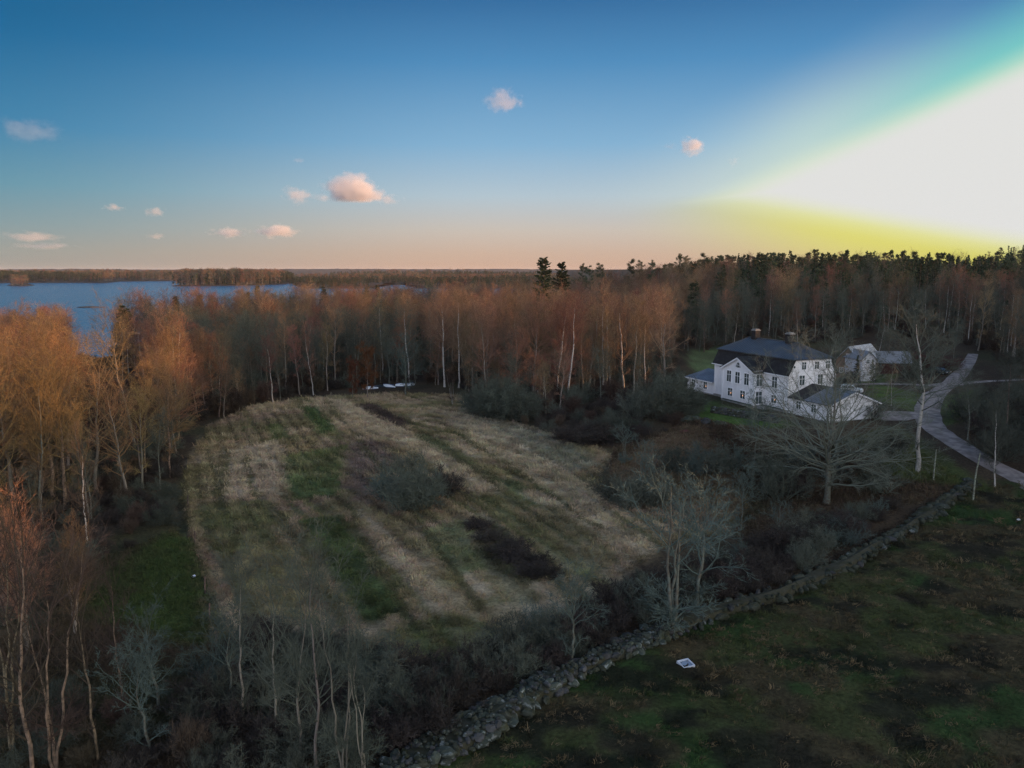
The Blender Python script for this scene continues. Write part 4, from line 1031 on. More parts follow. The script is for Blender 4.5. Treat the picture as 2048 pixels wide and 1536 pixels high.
def grass(name, poly, n, seed, smin, smax, label, keep=None, bright=1.1, rows=0.0, straw=0.0):
    r = np.random.default_rng(seed); P = np.array(poly); lo = P.min(0); hi = P.max(0)
    c = lo+r.random((n*4, 2))*(hi-lo)
    # denser close to the camera, where single tufts show
    k = inside(c[:, 0], c[:, 1], poly) & (np.abs(c[:, 0]) < .68*c[:, 1]+3)
    k &= r.random(len(c)) < np.clip((62/np.maximum(c[:, 1], 30))**1.3, 0, 1)
    if rows: k &= r.random(len(c)) < 1-rows*(.5+.5*np.sin(row_q(c[:, 0], c[:, 1])*2*PI/2.0+2.2*(fbm(c[:, 0], c[:, 1], 7, 21)-.5)))
    if keep is not None: k &= keep(c[:, 0], c[:, 1])
    c = c[k][:n]; x, y = c[:, 0], c[:, 1]
    tint = ground_color(x, y)*bright*r.uniform(.84, 1.20, (len(c), 1))*(1+r.normal(size=(len(c), 3))*.05)
    if straw: q = (r.random(len(c)) < straw*2*fbm(x, y, 6, 35))[:, None]; tint = np.where(q, np.array([.13, .098, .055])*r.uniform(.6, 1.4, (len(c), 1)), tint)
    s = r.uniform(smin, smax, len(c))*(.7+.8*fbm(x, y, 4, 33))*np.clip(y/70, .8, 1.7)
    scatter(name, np.column_stack([c, terrain(x, y)]), TUFT, np.column_stack([s, s, s*r.uniform(.6, 1.2, len(c))]), .5+r.normal(size=len(c))*.9, r.integers(0, 4, len(c)), tint=np.clip(tint, .005, .6), label=label)
    return len(c)
n1 = grass('grass', FIELD, 46000, 61, .7, 1.5, 'dry tufts of the old meadow', rows=.8)
n2 = grass('grass', [p for p in PASTURE], 16000, 62, .7, 1.5, 'rough tufts of the dark pasture', keep=lambda x, y: wallside(x, y) & (y < 100), straw=.3)
n3 = grass('grass', THICK+[], 9000, 63, .8, 1.7, 'withered herbs between meadow and wall')
n4 = grass('grass', W((0,1536), (60,1300), (180,1130), (345,1060), (385,1090), (405,1190), (425,1310), (420,1420), (380,1536)), 9000, 64, .7, 1.5, 'grass and withered herbs left of the ditch')
n5 = grass('grass', W((1210,1000), (1230,900), (1400,840), (1600,880), (1800,880), (1950,985), (1790,1010), (1480,1090), (1440,1000)), 12000, 65, .9, 1.7, 'rough grass on the slope below the manor', keep=lambda x, y: off_road(x, y, 3))
WLINE = np.array(WALL); NV = []
for a, c_ in zip(WLINE[:-1], WLINE[1:]): d_ = (c_-a)/np.linalg.norm(c_-a); NV.append((-d_[1], d_[0]))
NV = np.array(NV+[NV[-1]])
n6 = grass('grass', [tuple(p) for p in WLINE-NV*1.75]+[tuple(p) for p in (WLINE+NV*1.6)[::-1]], 5200, 66, .7, 1.6, 'grass and moss growing on and along the stone wall', bright=.8)
print('tufts', n1, n2, n3, n4, n5, 'undergrowth', len(P_), 'thicket', len(pt), tk)

# ------------------------------------------------------------------ manor house
def boards(name, col):
    m = mat(name, col, rough=.6, col2=tuple(c*.86 for c in col), scale=1.2, thr=(.35, .75), stretch=(3, 3, .4))
    return m
WHITE = boards('white_boards', (.88, .88, .91)); TRIM = mat('white_trim', (.88, .88, .90), rough=.5)
PLINTH = mat('plinth_stone', (.30, .30, .29), col2=(.20, .20, .19), scale=1.5)
ROOFMETAL = mat('roof_sheet', (.060, .070, .085), rough=.34, col2=(.035, .042, .05), scale=.6, thr=(.35, .7), spec=.6)
ROOFDARK = mat('roof_tarred', (.018, .018, .020), rough=.8, col2=(.03, .03, .03), scale=2)
ROOFBLUE = mat('roof_blue_sheet', (.13, .16, .20), rough=.38, col2=(.09, .11, .14), scale=.8, spec=.6)
GLASS = mat('window_glass', (.035, .055, .060), rough=.08, col2=(.07, .10, .10), scale=.9, spec=.7)
DARKWOOD = mat('dark_green_paint', (.035, .065, .06), rough=.5)
CHIM = mat('chimney_black', (.016, .016, .019), rough=.7, col2=(.028, .026, .026), scale=3)
LAMP = bpy.data.materials.new('window_light'); LAMP.use_nodes = True
LAMP.node_tree.nodes['Principled BSDF'].inputs['Emission Color'].default_value = (1, .42, .12, 1)
LAMP.node_tree.nodes['Principled BSDF'].inputs['Emission Strength'].default_value = 1.3
HZ = 4.0
HL = at_z(1428, 790, HZ); HC = at_z(1574, 825, HZ)
HR = math.atan2(HC[1]-HL[1], HC[0]-HL[0])
LEN = math.hypot(HC[0]-HL[0], HC[1]-HL[1]); DEP = 9.3
H = empty('manor_house', (HL[0], HL[1], HZ), HR)
tag(H, 'large white wooden manor house with black mansard roof and two chimneys', 'house')
def part(name, m, mats, parent=H, label=None):
    o = m.obj(name, mats, parent)
    if label: o['label'] = label
    return o
m = MB()
m.prism([(0, .35), (DEP, .35), (DEP, 5.85), (DEP-1.05, 8.2), (1.05, 8.2), (0, 5.85)], 0, LEN, 'x')
part('wall', m, WHITE)
m = MB(); m.box(-.08, LEN+.08, -.08, DEP+.08, -1.6, .34); m.box(4.82, 13.28, -2.08, -.081, -1.6, .34); part('plinth', m, PLINTH)
m = MB(); m.prism([(4.9, .35), (13.2, .35), (13.2, 5.9), (9.05, 7.72), (4.9, 5.9)], -2.0, -.003, 'y')
bay = part('front_bay', m, WHITE)
m = MB()
m.prism([(4.9, 5.9), (13.2, 5.9), (9.05, 7.72)], -.003, .95, 'y'); part('bay_gable_back', m, ROOFDARK)
m = MB()
for x0, z0, x1, z1 in ((4.45, 5.62, 9.05, 7.90), (13.65, 5.62, 9.05, 7.90)):
    m.slab([(x0, -2.35, z0+.06), (x1, -2.35, z1), (x1, 1.15, z1), (x0, .30, z0+.06)], .14)
part('bay_roof', m, ROOFDARK, label='black gable roof over the front bay')
m = MB()
for x in (4.9, 13.2): m.box(x-.16 if x < 9 else x-.24, x+.24 if x < 9 else x+.16, -2.06, -1.66, .3, 5.7)
m.box(-.06, .28, -.06, .28, .3, 5.7); m.box(LEN-.28, LEN+.06, -.06, .28, .3, 5.7); m.box(LEN-.28, LEN+.06, DEP-.28, DEP+.06, .3, 5.7)
part('corner_board', m, TRIM)
m = MB()
for x0, z0, x1, z1 in ((4.47, 5.50, 9.05, 7.74), (13.63, 5.50, 9.05, 7.74)): m.slab([(x0, -2.40, z0), (x1, -2.40, z1), (x1, -2.30, z1), (x0, -2.30, z0)], .20)
part('bargeboard', m, TRIM)
# mansard: steep lower slopes, hipped upper roof
m = MB()
ov = .38
for s, y0, y1 in ((1, -ov, .92), (-1, DEP+ov, DEP-.92)):
    m.slab([(-.30, y0, 5.78), (LEN+.30, y0, 5.78), (LEN+.30, y1+.02*s, 8.32), (-.30, y1+.02*s, 8.32)], .16)
lower = part('lower_roof', m, ROOFDARK, label='steep tarred lower slope of the mansard')
E0, E1, F0, F1 = -.42, LEN+.42, .55, DEP-.55; RZ = 10.45; RX0, RX1, RY = 3.0, 15.6, DEP/2
m = MB(); zb = 8.30
m.slab([(E0, F0, zb), (E1, F0, zb), (RX1, RY, RZ), (RX0, RY, RZ)], .14); m.slab([(E1, F1, zb), (E0, F1, zb), (RX0, RY, RZ), (RX1, RY, RZ)], .14)
m.slab([(E1, F0, zb), (E1, F1, zb), (RX1, RY, RZ)], .14); m.slab([(E0, F1, zb), (E0, F0, zb), (RX0, RY, RZ)], .14)
upper = part('upper_roof', m, ROOFMETAL, label='hipped upper roof of dark seamed sheet metal')
def seams(m, P00, P10, P11, P01, n, w=.04, h=.06):
    """standing seams running from edge P00-P10 up to edge P01-P11"""
    A = np.array(P00); B = np.array(P10); C = np.array(P11); D = np.array(P01)
    for t in np.linspace(0, 1, n+2)[1:-1]:
        a = A+(B-A)*t; x = a[0]
        b = D+(C-D)*np.clip((np.dot(a-D, (C-D))/np.dot(C-D, C-D)), 0, 1) if np.linalg.norm(C-D) > .1 else D
        if abs(b[0]-a[0]) > .02 or True:
            d = (B-A)/np.linalg.norm(B-A)*w; up = np.array([0, 0, h])
            V = [a-d+up*.0, a+d, a+up, b-d, b+d, b+up]
            m.add(V, [(0, 2, 5, 3), (2, 1, 4, 5)]); m.add([V[0], V[1], V[2]], [(0, 1, 2)])
m = MB(); seams(m, (E0, F0, zb), (E1, F0, zb), (RX1, RY, RZ), (RX0, RY, RZ), 32); seams(m, (E1, F0, zb), (E1, F1, zb), (RX1, RY, RZ), (RX1, RY, RZ), 14)
o = part('roof_seam', m, ROOFMETAL, upper); o['kind'] = 'stuff'
m = MB(); m.box(RX0, RX1, RY-.10, RY+.10, RZ-.02, RZ+.09); m.box(E0-.02, E1+.02, F0-.06, F0+.02, zb-.16, zb-.02); part('roof_ridge', m, ROOFMETAL, upper)
for x in (4.85, 13.4):
    m = MB(); m.box(x-.55, x+.55, RY-.5, RY+.5, 9.6, 11.72); c = part('chimney', m, CHIM)
    m = MB(); m.box(x-.63, x+.63, RY-.58, RY+.58, 11.72, 11.86); m.box(x-.45, x+.45, RY-.4, RY+.4, 11.86, 12.02); part('chimney_cap', m, PLINTH, c)
m = MB(); m.tubes(np.array([[(4.62, -.20, 5.6), (4.62, -.20, .4)], [(LEN-.45, -.20, 5.6), (LEN-.45, -.20, .4)], [(13.55, -.2, 5.6), (13.55, -.2, .4)]]), np.full((3, 2), .07), 6); part('downpipe', m, TRIM)
m = MB(); m.box(-.35, 4.6, -.52, -.38, 5.62, 5.74); m.box(13.6, LEN+.32, -.52, -.38, 5.62, 5.74); part('gutter', m, TRIM)
m = MB(); m.box(5.3, 12.8, -2.13, -2.083, .25, .42); m.box(14.0, 17.6, -.14, -.083, .25, .42); part('skirting_board', m, DARKWOOD)
WM = {}
def window(w, h, x, y, z, face='front', arch=False, round_=False, lamp=False, parent=H, name='window'):
    """a casement: white frame and glazing bars (the window), the glass (a sub-part)"""
    key = (w, h, arch, round_)
    if key not in WM:
        f = MB(); g = MB(); t = .13; d0, d1 = -.09, .03
        if round_ or arch:
            a = np.linspace(0, 2*PI if round_ else PI, 25); R0, R1 = w/2, w/2-.11
            for i in range(24):
                p = lambda r_, k: (r_*math.cos(a[k]), r_*math.sin(a[k])*(1 if round_ else h/(w/2)))
                q = [p(R0, i), p(R0, i+1), p(R1, i+1), p(R1, i)]
                f.add([(u, d0, v) for u, v in q]+[(u, d1, v) for u, v in q], [(0, 3, 2, 1), (0, 1, 5, 4), (3, 7, 6, 2)])
            if arch:
                f.box(-w/2, w/2, d0, d1, -.12, 0)
                for u in (-.22, .22): f.box(u*w-.03, u*w+.03, -.055, d1, 0, h*.84)
                f.box(-w*.45, w*.45, -.052, d1, h*.42-.03, h*.42+.03)
            g.ngon([(R1*1.04*math.cos(k), -.035, R1*1.04*math.sin(k)*(1 if round_ else h/(w/2))) for k in a])
        else:
            f.box(-w/2-t, -w/2, d0, d1, -t, h+t); f.box(w/2, w/2+t, d0, d1, -t, h+t); f.box(-w/2, w/2, d0, d1, h, h+t); f.box(-w/2, w/2, d0-.05, d1, -t, 0)
            f.box(-.035, .035, -.06, d1, 0, h); zt = h*.64
            f.box(-w/2, -.036, -.058, d1, zt-.03, zt+.03); f.box(.036, w/2, -.058, d1, zt-.03, zt+.03)
            g.box(-w/2+.001, w/2-.001, -.035, .02, .001, h-.001)
        WM[key] = (f.mesh('window', TRIM), g.mesh('pane', GLASS))
    fm, gm = WM[key]
    o = link(name, fm, parent); o.location = (x, y, z); o.rotation_euler = (0, 0, {'front': 0, 'end': PI/2}[face])
    link('pane', gm, o)
    if lamp:
        b = MB(); a = np.linspace(0, 2*PI, 9)[:-1]
        V = [(lamp+.07*math.sin(p)*math.cos(t), -.06+.05*math.sin(p)*math.sin(t), .52+.10*math.cos(p)) for p in (.5, 1.57, 2.6) for t in a]
        idx = np.arange(24).reshape(3, 8); b.add(V, np.stack([idx[:-1], np.roll(idx, -1, 1)[:-1], np.roll(idx, -1, 1)[1:], idx[1:]], -1).reshape(-1, 4)); b.ngon([V[i] for i in idx[0]]); b.ngon([V[i] for i in idx[2]][::-1])
        part('window_lamp', b, LAMP, o, 'small warm lamp shining in the window')
    return o
for x in (6.75, 9.0, 11.35): window(1.15, 1.85, x, -2.0, 3.45)
for x, l in ((7.2, .22), (10.5, .05)): window(1.2, 1.3, x, -2.0, 1.05, lamp=l)
window(1.5, 1.0, 9.05, -2.0, 6.05, arch=True)
window(1.25, 1.85, 13.2, -1.0, 3.45, 'end'); window(1.25, 2.0, 13.2, -1.0, .55, 'end', name='glazed_door')
window(1.2, 1.75, 15.75, 0, 3.5); window(1.2, 1.2, 15.75, 0, 1.05, lamp=.25); window(1.1, 1.7, 2.6, 0, 3.5); window(1.1, 1.2, 2.6, 0, 1.05)
window(.62, .62, LEN, .98, 7.1, 'end', round_=True)
for y in (2.85, 5.4, 7.6): window(.85, 1.15, LEN, y, 6.65, 'end')
for y in (2.6, 6.2): window(1.0, 1.5, LEN, y, 4.2, 'end')
m = MB(); m.box(13.25, 14.6, -1.7, -.3, -.9, .20); m.box(14.6, 15.0, -1.6, -.4, -.9, -.02); part('stone_step', m, PLINTH)
# low wing on the far end
m = MB(); WD = 6.4; m.box(-8.3, -.085, .02, WD, .1, 2.32); wing = part('low_wing', m, WHITE, label='low white wing at the far end')
m = MB(); m.box(-8.36, -.09, -.04, WD+.06, -1.6, .098); part('wing_plinth', m, PLINTH, wing)
m = MB(); a, b = -8.7, -.085; zc, zr, ry = 2.30, 3.95, WD/2
m.slab([(a, -.38, zc), (b, -.38, zc), (b, ry, zr), (-6.3, ry, zr)], .12); m.slab([(b, WD+.38, zc), (a, WD+.38, zc), (-6.3, ry, zr), (b, ry, zr)], .12); m.slab([(a, WD+.38, zc), (a, -.38, zc), (-6.3, ry, zr)], .12)
seams(m, (a, -.38, zc), (b, -.38, zc), (b, ry, zr), (-6.3, ry, zr), 13)
part('wing_roof', m, ROOFBLUE, wing)
m = MB(); m.box(a+.02, b, -.45, -.385, zc-.2, zc-.02); m.box(-1.75, -1.35, ry-.2, ry+.2, zr-.3, zr+.55); part('wing_gutter', m, TRIM, wing)
for x, l in ((-6.35, 0), (-2.65, .2)): window(1.0, 1.25, x, .02, .75, lamp=l)
# annex at the near end
m = MB(); AX0, AX1, AD = LEN+.003, 27.5, 9.4
m.prism([(.25, .0), (AD, .0), (AD, 2.55), (4.6, 4.18), (.25, 2.62)], AX0, AX1, 'x'); annex = part('annex', m, WHITE, label='low white gabled annex at the near end')
m = MB(); m.box(AX0+.01, AX1+.06, .19, AD+.06, -2.4, -.002); part('annex_plinth', m, PLINTH, annex)
m = MB(); xm = 22.6
m.slab([(AX0+.1, -.25, 2.52), (xm, -.25, 2.52), (xm, 4.6, 4.36), (AX0+.1, 4.6, 4.36)], .13); part('annex_roof', m, ROOFDARK, annex, 'black half of the annex roof')
m = MB(); m.slab([(xm+.003, -.25, 2.55), (AX1+.4, -.25, 2.55), (AX1+.4, 4.6, 4.39), (xm+.003, 4.6, 4.39)], .13); m.slab([(AX1+.4, AD+.4, 2.42), (AX0+.1, AD+.4, 2.42), (AX0+.1, 4.62, 4.385), (AX1+.4, 4.62, 4.385)], .13)
seams(m, (xm, -.25, 2.55), (AX1+.4, -.25, 2.55), (AX1+.4, 4.6, 4.39), (xm, 4.6, 4.39), 9)
part('annex_roof', m, ROOFBLUE, annex, 'blue-grey seamed half of the annex roof')
m = MB(); m.slab([(AX1+.42, -.27, 2.41), (AX1+.42, 4.6, 4.25), (AX1+.47, 4.6, 4.25), (AX1+.47, -.27, 2.41)], .17); m.slab([(AX1+.42, AD+.42, 2.28), (AX1+.42, 4.62, 4.25), (AX1+.47, 4.62, 4.25), (AX1+.47, AD+.42, 2.28)], .17)
m.box(AX1-.2, AX1+.05, .2, .45, 0, 2.55); m.box(AX1-.2, AX1+.05, AD-.2, AD+.05, 0, 2.5); part('annex_trim', m, TRIM, annex)
for x in (21.1, 24.3): window(.95, 1.15, x, .25, .95)
GREYSTONE = mat('grey_stone', (.072, .074, .078), col2=(.03, .033, .027), scale=1.1, var=.3)
MOSSSTONE = mat('mossy_stone', (.034, .038, .021), col2=(.065, .073, .057), scale=1.4, var=.3)
LICHSTONE = mat('lichen_stone', (.050, .062, .050), col2=(.18, .205, .205), scale=2.6, thr=(.55, .66), var=.25)
def rock_mb(seed, flat=.7, sub=0):
    r = np.random.default_rng(seed); V = []; n = 7
    for k, (rad, z) in enumerate(((.62, -.5), (1., -.12), (.92, .25), (.5, .5))):
        for i in range(n):
            a = 2*PI*(i+.5*(k % 2)+r.uniform(-.2, .2))/n; q = rad*r.uniform(.78, 1.1)
            V.append((q*math.cos(a)*.5, q*math.sin(a)*.42, (z+r.uniform(-.07, .07))*flat))
    m = MB(); idx = np.arange(4*n).reshape(4, n)
    m.add(V, np.stack([idx[:-1], np.roll(idx, -1, 1)[:-1], np.roll(idx, -1, 1)[1:], idx[1:]], -1).reshape(-1, 4)); m.ngon([V[i] for i in idx[3]])
    return m
ROCKS = [rock_mb(600+i) for i in range(8)]
ROCKM = [r.mesh('stone', mt) for r, mt in zip(ROCKS, [GREYSTONE, MOSSSTONE, LICHSTONE, GREYSTONE, LICHSTONE, MOSSSTONE, LICHSTONE, GREYSTONE])]
def rock_into(m, k, loc, s, rz, mt):
    r = ROCKS[k]; c, s_ = math.cos(rz), math.sin(rz); base = m.n
    V = np.concatenate(r.V)*np.array(s); V = np.column_stack([V[:, 0]*c-V[:, 1]*s_, V[:, 0]*s_+V[:, 1]*c, V[:, 2]])+np.array(loc)
    m.add(V, np.concatenate(r.F[4]), mt); p = r.poly[0][0]; m.poly.append(([i+base for i in p], mt))
r5 = np.random.default_rng(55)
# ------------------------------------------------------------------ old stone wall across the pasture
SW = empty('stone_wall', (WALL[2][0], WALL[2][1], 0)); tag(SW, 'long mossy dry stone wall between meadow thicket and pasture', 'wall')
wp = np.array(WALL); seg = np.hypot(*np.diff(wp, axis=0).T); cum = np.concatenate([[0], np.cumsum(seg)])
def on_wall(s):
    x = np.interp(s, cum, wp[:, 0]); y = np.interp(s, cum, wp[:, 1]); i = min(np.searchsorted(cum, s, 'right')-1, len(seg)-1)
    d = (wp[i+1]-wp[i])/seg[i]; return x, y, d, np.array([-d[1], d[0]])
rub = MB(); cnt = 0; s = 8.0; root = np.array(SW.location)
while s < cum[-1]-.5:
    x, y, d, nv = on_wall(s); g = tz(x, y); near = y < 54; wd = (1.75+.3*math.sin(s*.31)+.25*math.sin(s*.83))*float(np.interp(y, [40, 58, 75], [1, .72, .55]))
    ht = .62+.14*math.sin(s*.47)+.12*math.sin(s*1.3)-float(np.interp(y, [45, 62], [0, .28]))
    big = r5.uniform(.75, 1.2)
    rows = []
    # the face towards the pasture, lower and upper course, then the top from front to back
    rows.append((-wd/2-.05, .12, .95)); rows.append((-wd/2+.14, .52, .85))
    for k in range(4 if near else 2): rows.append((-wd/2+.42+(wd-.6)*(k+.3)/4 if near else -wd/2+.45+.55*k, ht+r5.uniform(-.12, .12)-.1*k, r5.uniform(.42, .95)))
    rows.append((wd/2+.05, .45, 1.0))
    for o_, zz, q in rows:
        q *= r5.uniform(.45, 1.35)*big*.78
        if r5.random() < (.08 if near else .22): continue
        loc = np.array([x+nv[0]*o_+d[0]*r5.uniform(-.2, .2), y+nv[1]*o_+d[1]*r5.uniform(-.2, .2), g+zz*.92]); rz = r5.uniform(0, 6.28); k = int(r5.integers(8)) if y < 58 or r5.random() < .25 else (1, 5)[int(r5.integers(2))]; sc3 = (q*r5.uniform(.8, 1.75), q*r5.uniform(.7, 1.1), q*r5.uniform(.55, 1.15))
        if cnt < 296 and y > 36.5 and o_ < wd/2:
            o = link('stone', ROCKM[k], SW); o.location = loc-root; o.rotation_euler = (r5.uniform(-.3, .3), r5.uniform(-.3, .3), rz); o.scale = sc3; cnt += 1
        else: rock_into(rub, k, loc-root, sc3, rz, (0, 1, 2, 0, 2, 1, 2, 0)[k])
    s += .50*big if near else .72*big
for _ in range(620):
    s = r5.uniform(9, 44); x, y, d, nv = on_wall(s); wd = (1.75+.3*math.sin(s*.31)+.25*math.sin(s*.83))*float(np.interp(y, [40, 58, 75], [1, .72, .55])); o_ = r5.uniform(-.42, .46)*wd; q = r5.uniform(.12, .42)
    rock_into(rub, int(r5.integers(8)), np.array([x+nv[0]*o_, y+nv[1]*o_, tz(x, y)+.64+r5.uniform(-.06, .08)])-root, (q, q*.9, q*.8), r5.uniform(0, 6.28), (2, 2, 1, 0)[int(r5.integers(4))])
# filling of small stones and earth that carries the top
L_ = np.linspace(6, cum[-1]-.5, 160); V = []
for s in L_:
    x, y, d, nv = on_wall(s); g = tz(x, y); wd = (1.75+.3*math.sin(s*.31)+.25*math.sin(s*.83))*float(np.interp(y, [40, 58, 75], [1, .72, .55]))
    for o_, zz in ((-wd/2-.02, -.2), (-wd/2+.18, .52), (0, .62+.10*math.sin(s*.47)), (wd/2-.1, .5), (wd/2+.25, -.2)): V.append((x+nv[0]*o_-root[0], y+nv[1]*o_-root[1], g+zz))
idx = np.arange(len(V)).reshape(len(L_), 5); core = MB(); core.add(V, np.stack([idx[:-1, :-1], idx[1:, :-1], idx[1:, 1:], idx[:-1, 1:]], -1).reshape(-1, 4))
core.obj('wall_filling', mat('mossy_earth', (.030, .031, .016), col2=(.045, .045, .032), scale=3), SW)
o = rub.obj('rubble', [GREYSTONE, MOSSSTONE, LICHSTONE], SW); o['kind'] = 'stuff'
# ------------------------------------------------------------------ terrace wall and rock below the manor
TW = empty('terrace_wall', (*at(1490, 832), 0)); tag(TW, 'low grey stone terrace wall on the lawn in front of the manor', 'wall'); root = np.array(TW.location)
A, B = np.array(at(1424, 825)), np.array(at(1556, 846)); n = 34; m = MB()
for i in range(n):
    p = A+(B-A)*(i+.5)/n
    for zz in (.12, .48, .82):
        q = r5.uniform(.7, 1.1); k = int(r5.integers(8)); rock_into(m, k, (p[0]-root[0]+r5.uniform(-.12, .12), p[1]-root[1]+r5.uniform(-.1, .1), tz(*p)+zz), (q, q, q*.75), r5.uniform(0, 6.28), (0, 1, 2, 0, 2, 1, 2, 0)[k])
o = m.obj('rubble', [GREYSTONE, MOSSSTONE, LICHSTONE], TW); o['kind'] = 'stuff'
c = MB(); d = (B-A)/np.linalg.norm(B-A); nv = np.array([-d[1], d[0]])*.28
for a_, b_ in ((A, B),):
    q = [a_-nv, b_-nv, b_+nv, a_+nv]; zz = [tz(*p) for p in q]
    c.add([(p[0]-root[0], p[1]-root[1], z-.4) for p, z in zip(q, zz)]+[(p[0]-root[0], p[1]-root[1], z+.78) for p, z in zip(q, zz)], [(4, 5, 6, 7), (0, 1, 5, 4), (1, 2, 6, 5), (2, 3, 7, 6), (3, 0, 4, 7)])
c.obj('wall_filling', GREYSTONE, TW)
for i, (px, py, q, lab) in enumerate(((1385,842,2.6,'long mossy rock on the grass below the terrace wall'), (1412,846,2.2,'grey rock beside the long mossy rock'), (1440,850,1.8,'low mossy rock nearest the terrace wall'), (1370,866,1.3,'dark red-brown boulder on the slope'))):
    x, y = at(px, py); m = MB(); rock_into(m, i, (0, 0, .15), (q*1.6, q, q*.7), .3+i, 0); o = m.obj('boulder', [(MOSSSTONE, GREYSTONE, MOSSSTONE, mat('rusty_stone', (.09,.035,.03)))[i]]); o.location = (x, y, tz(x, y)); tag(o, lab, 'rock')

# ------------------------------------------------------------------ outbuildings
def hut(name, label, px, py, w, l, h, rise, rz, mw, mr, trim=None, cat='outbuilding', front=None, wins=()):
    x, y = at(px, py); e = empty(name, (x, y, tz(x, y)), R(rz)); tag(e, label, cat)
    m = MB(); m.prism([(-w/2, -.8), (w/2, -.8), (w/2, h), (0, h+rise), (-w/2, h)], 0, l, 'y'); part('wall', m, [mw], e)
    if front is not None:
        m = MB(); m.prism([(-w/2+.02, 0), (w/2-.02, 0), (w/2-.02, h), (0, h+rise-.03), (-w/2+.02, h)], -.05, -.003, 'y'); part('gable_boards', m, front, e)
    m = MB(); k = rise/(w/2); o_ = .4
    for s in (-1, 1): m.slab([(s*(w/2+o_), -.4, h-o_*k+.08), (0, -.4, h+rise+.08), (0, l+.4, h+rise+.08), (s*(w/2+o_), l+.4, h-o_*k+.08)], .1)
    seams(m, (w/2+o_, -.4, h-o_*k+.08), (w/2+o_, l+.4, h-o_*k+.08), (0, l+.4, h+rise+.08), (0, -.4, h+rise+.08), int(l/.8))
    part('roof', m, mr, e)
    if trim:
        m = MB()
        for s in (-1, 1): m.box(s*w/2-.12, s*w/2+.12, -.08, .12, 0, h)
        part('corner_board', m, trim, e)
    for (x_, y_, z_, f) in wins: window(.75, .9, x_, y_, z_, f, parent=e)
    return e
REDWOOD = boards('falu_red', (.05, .015, .013)); BROWNWOOD = boards('weathered_brown', (.22, .15, .11)); PALEROOF = mat('pale_sheet', (.46, .48, .52), rough=.4, col2=(.32, .34, .38), scale=.7); GREYROOF = mat('grey_sheet', (.22, .23, .25), rough=.45)
hut('barn', 'tall brown gabled barn with pale metal roof behind the manor', 1694, 756, 5.6, 11, 4.2, 3.0, -48, BROWNWOOD, PALEROOF, front=BROWNWOOD, wins=((0, -.05, 4.6, 'front'), (-1.4, -.05, 1.3, 'front')))
hut('white_house', 'white rendered cottage partly hidden by a dark evergreen behind the manor', 1735, 762, 3.3, 7, 5.0, 1.6, 8, boards('white_render', (.66,.68,.74)), GREYROOF, wins=((-.2, 0, 3.9, 'front'), (.6, 0, 1.6, 'front')))
hut('red_shed', 'long dark red shed with grey metal roof beyond the drive', 1812, 742, 6, 9, 2.4, 2.2, 84, REDWOOD, GREYROOF)
hut('red_hut', 'small red hut with white corner boards among the birches', 1098, 800, 4.6, 5.5, 2.3, 1.2, 14, REDWOOD, ROOFDARK, TRIM, cat='hut')
by_base(SPRUCE[2], 1712, 762, .30, name='spruce_tree', label='dark columnar evergreen between barn and white cottage', cat='spruce')
by_base(SPRUCE[0], 1746, 764, .26, name='spruce_tree', label='small dark evergreen right of the white cottage', cat='spruce')

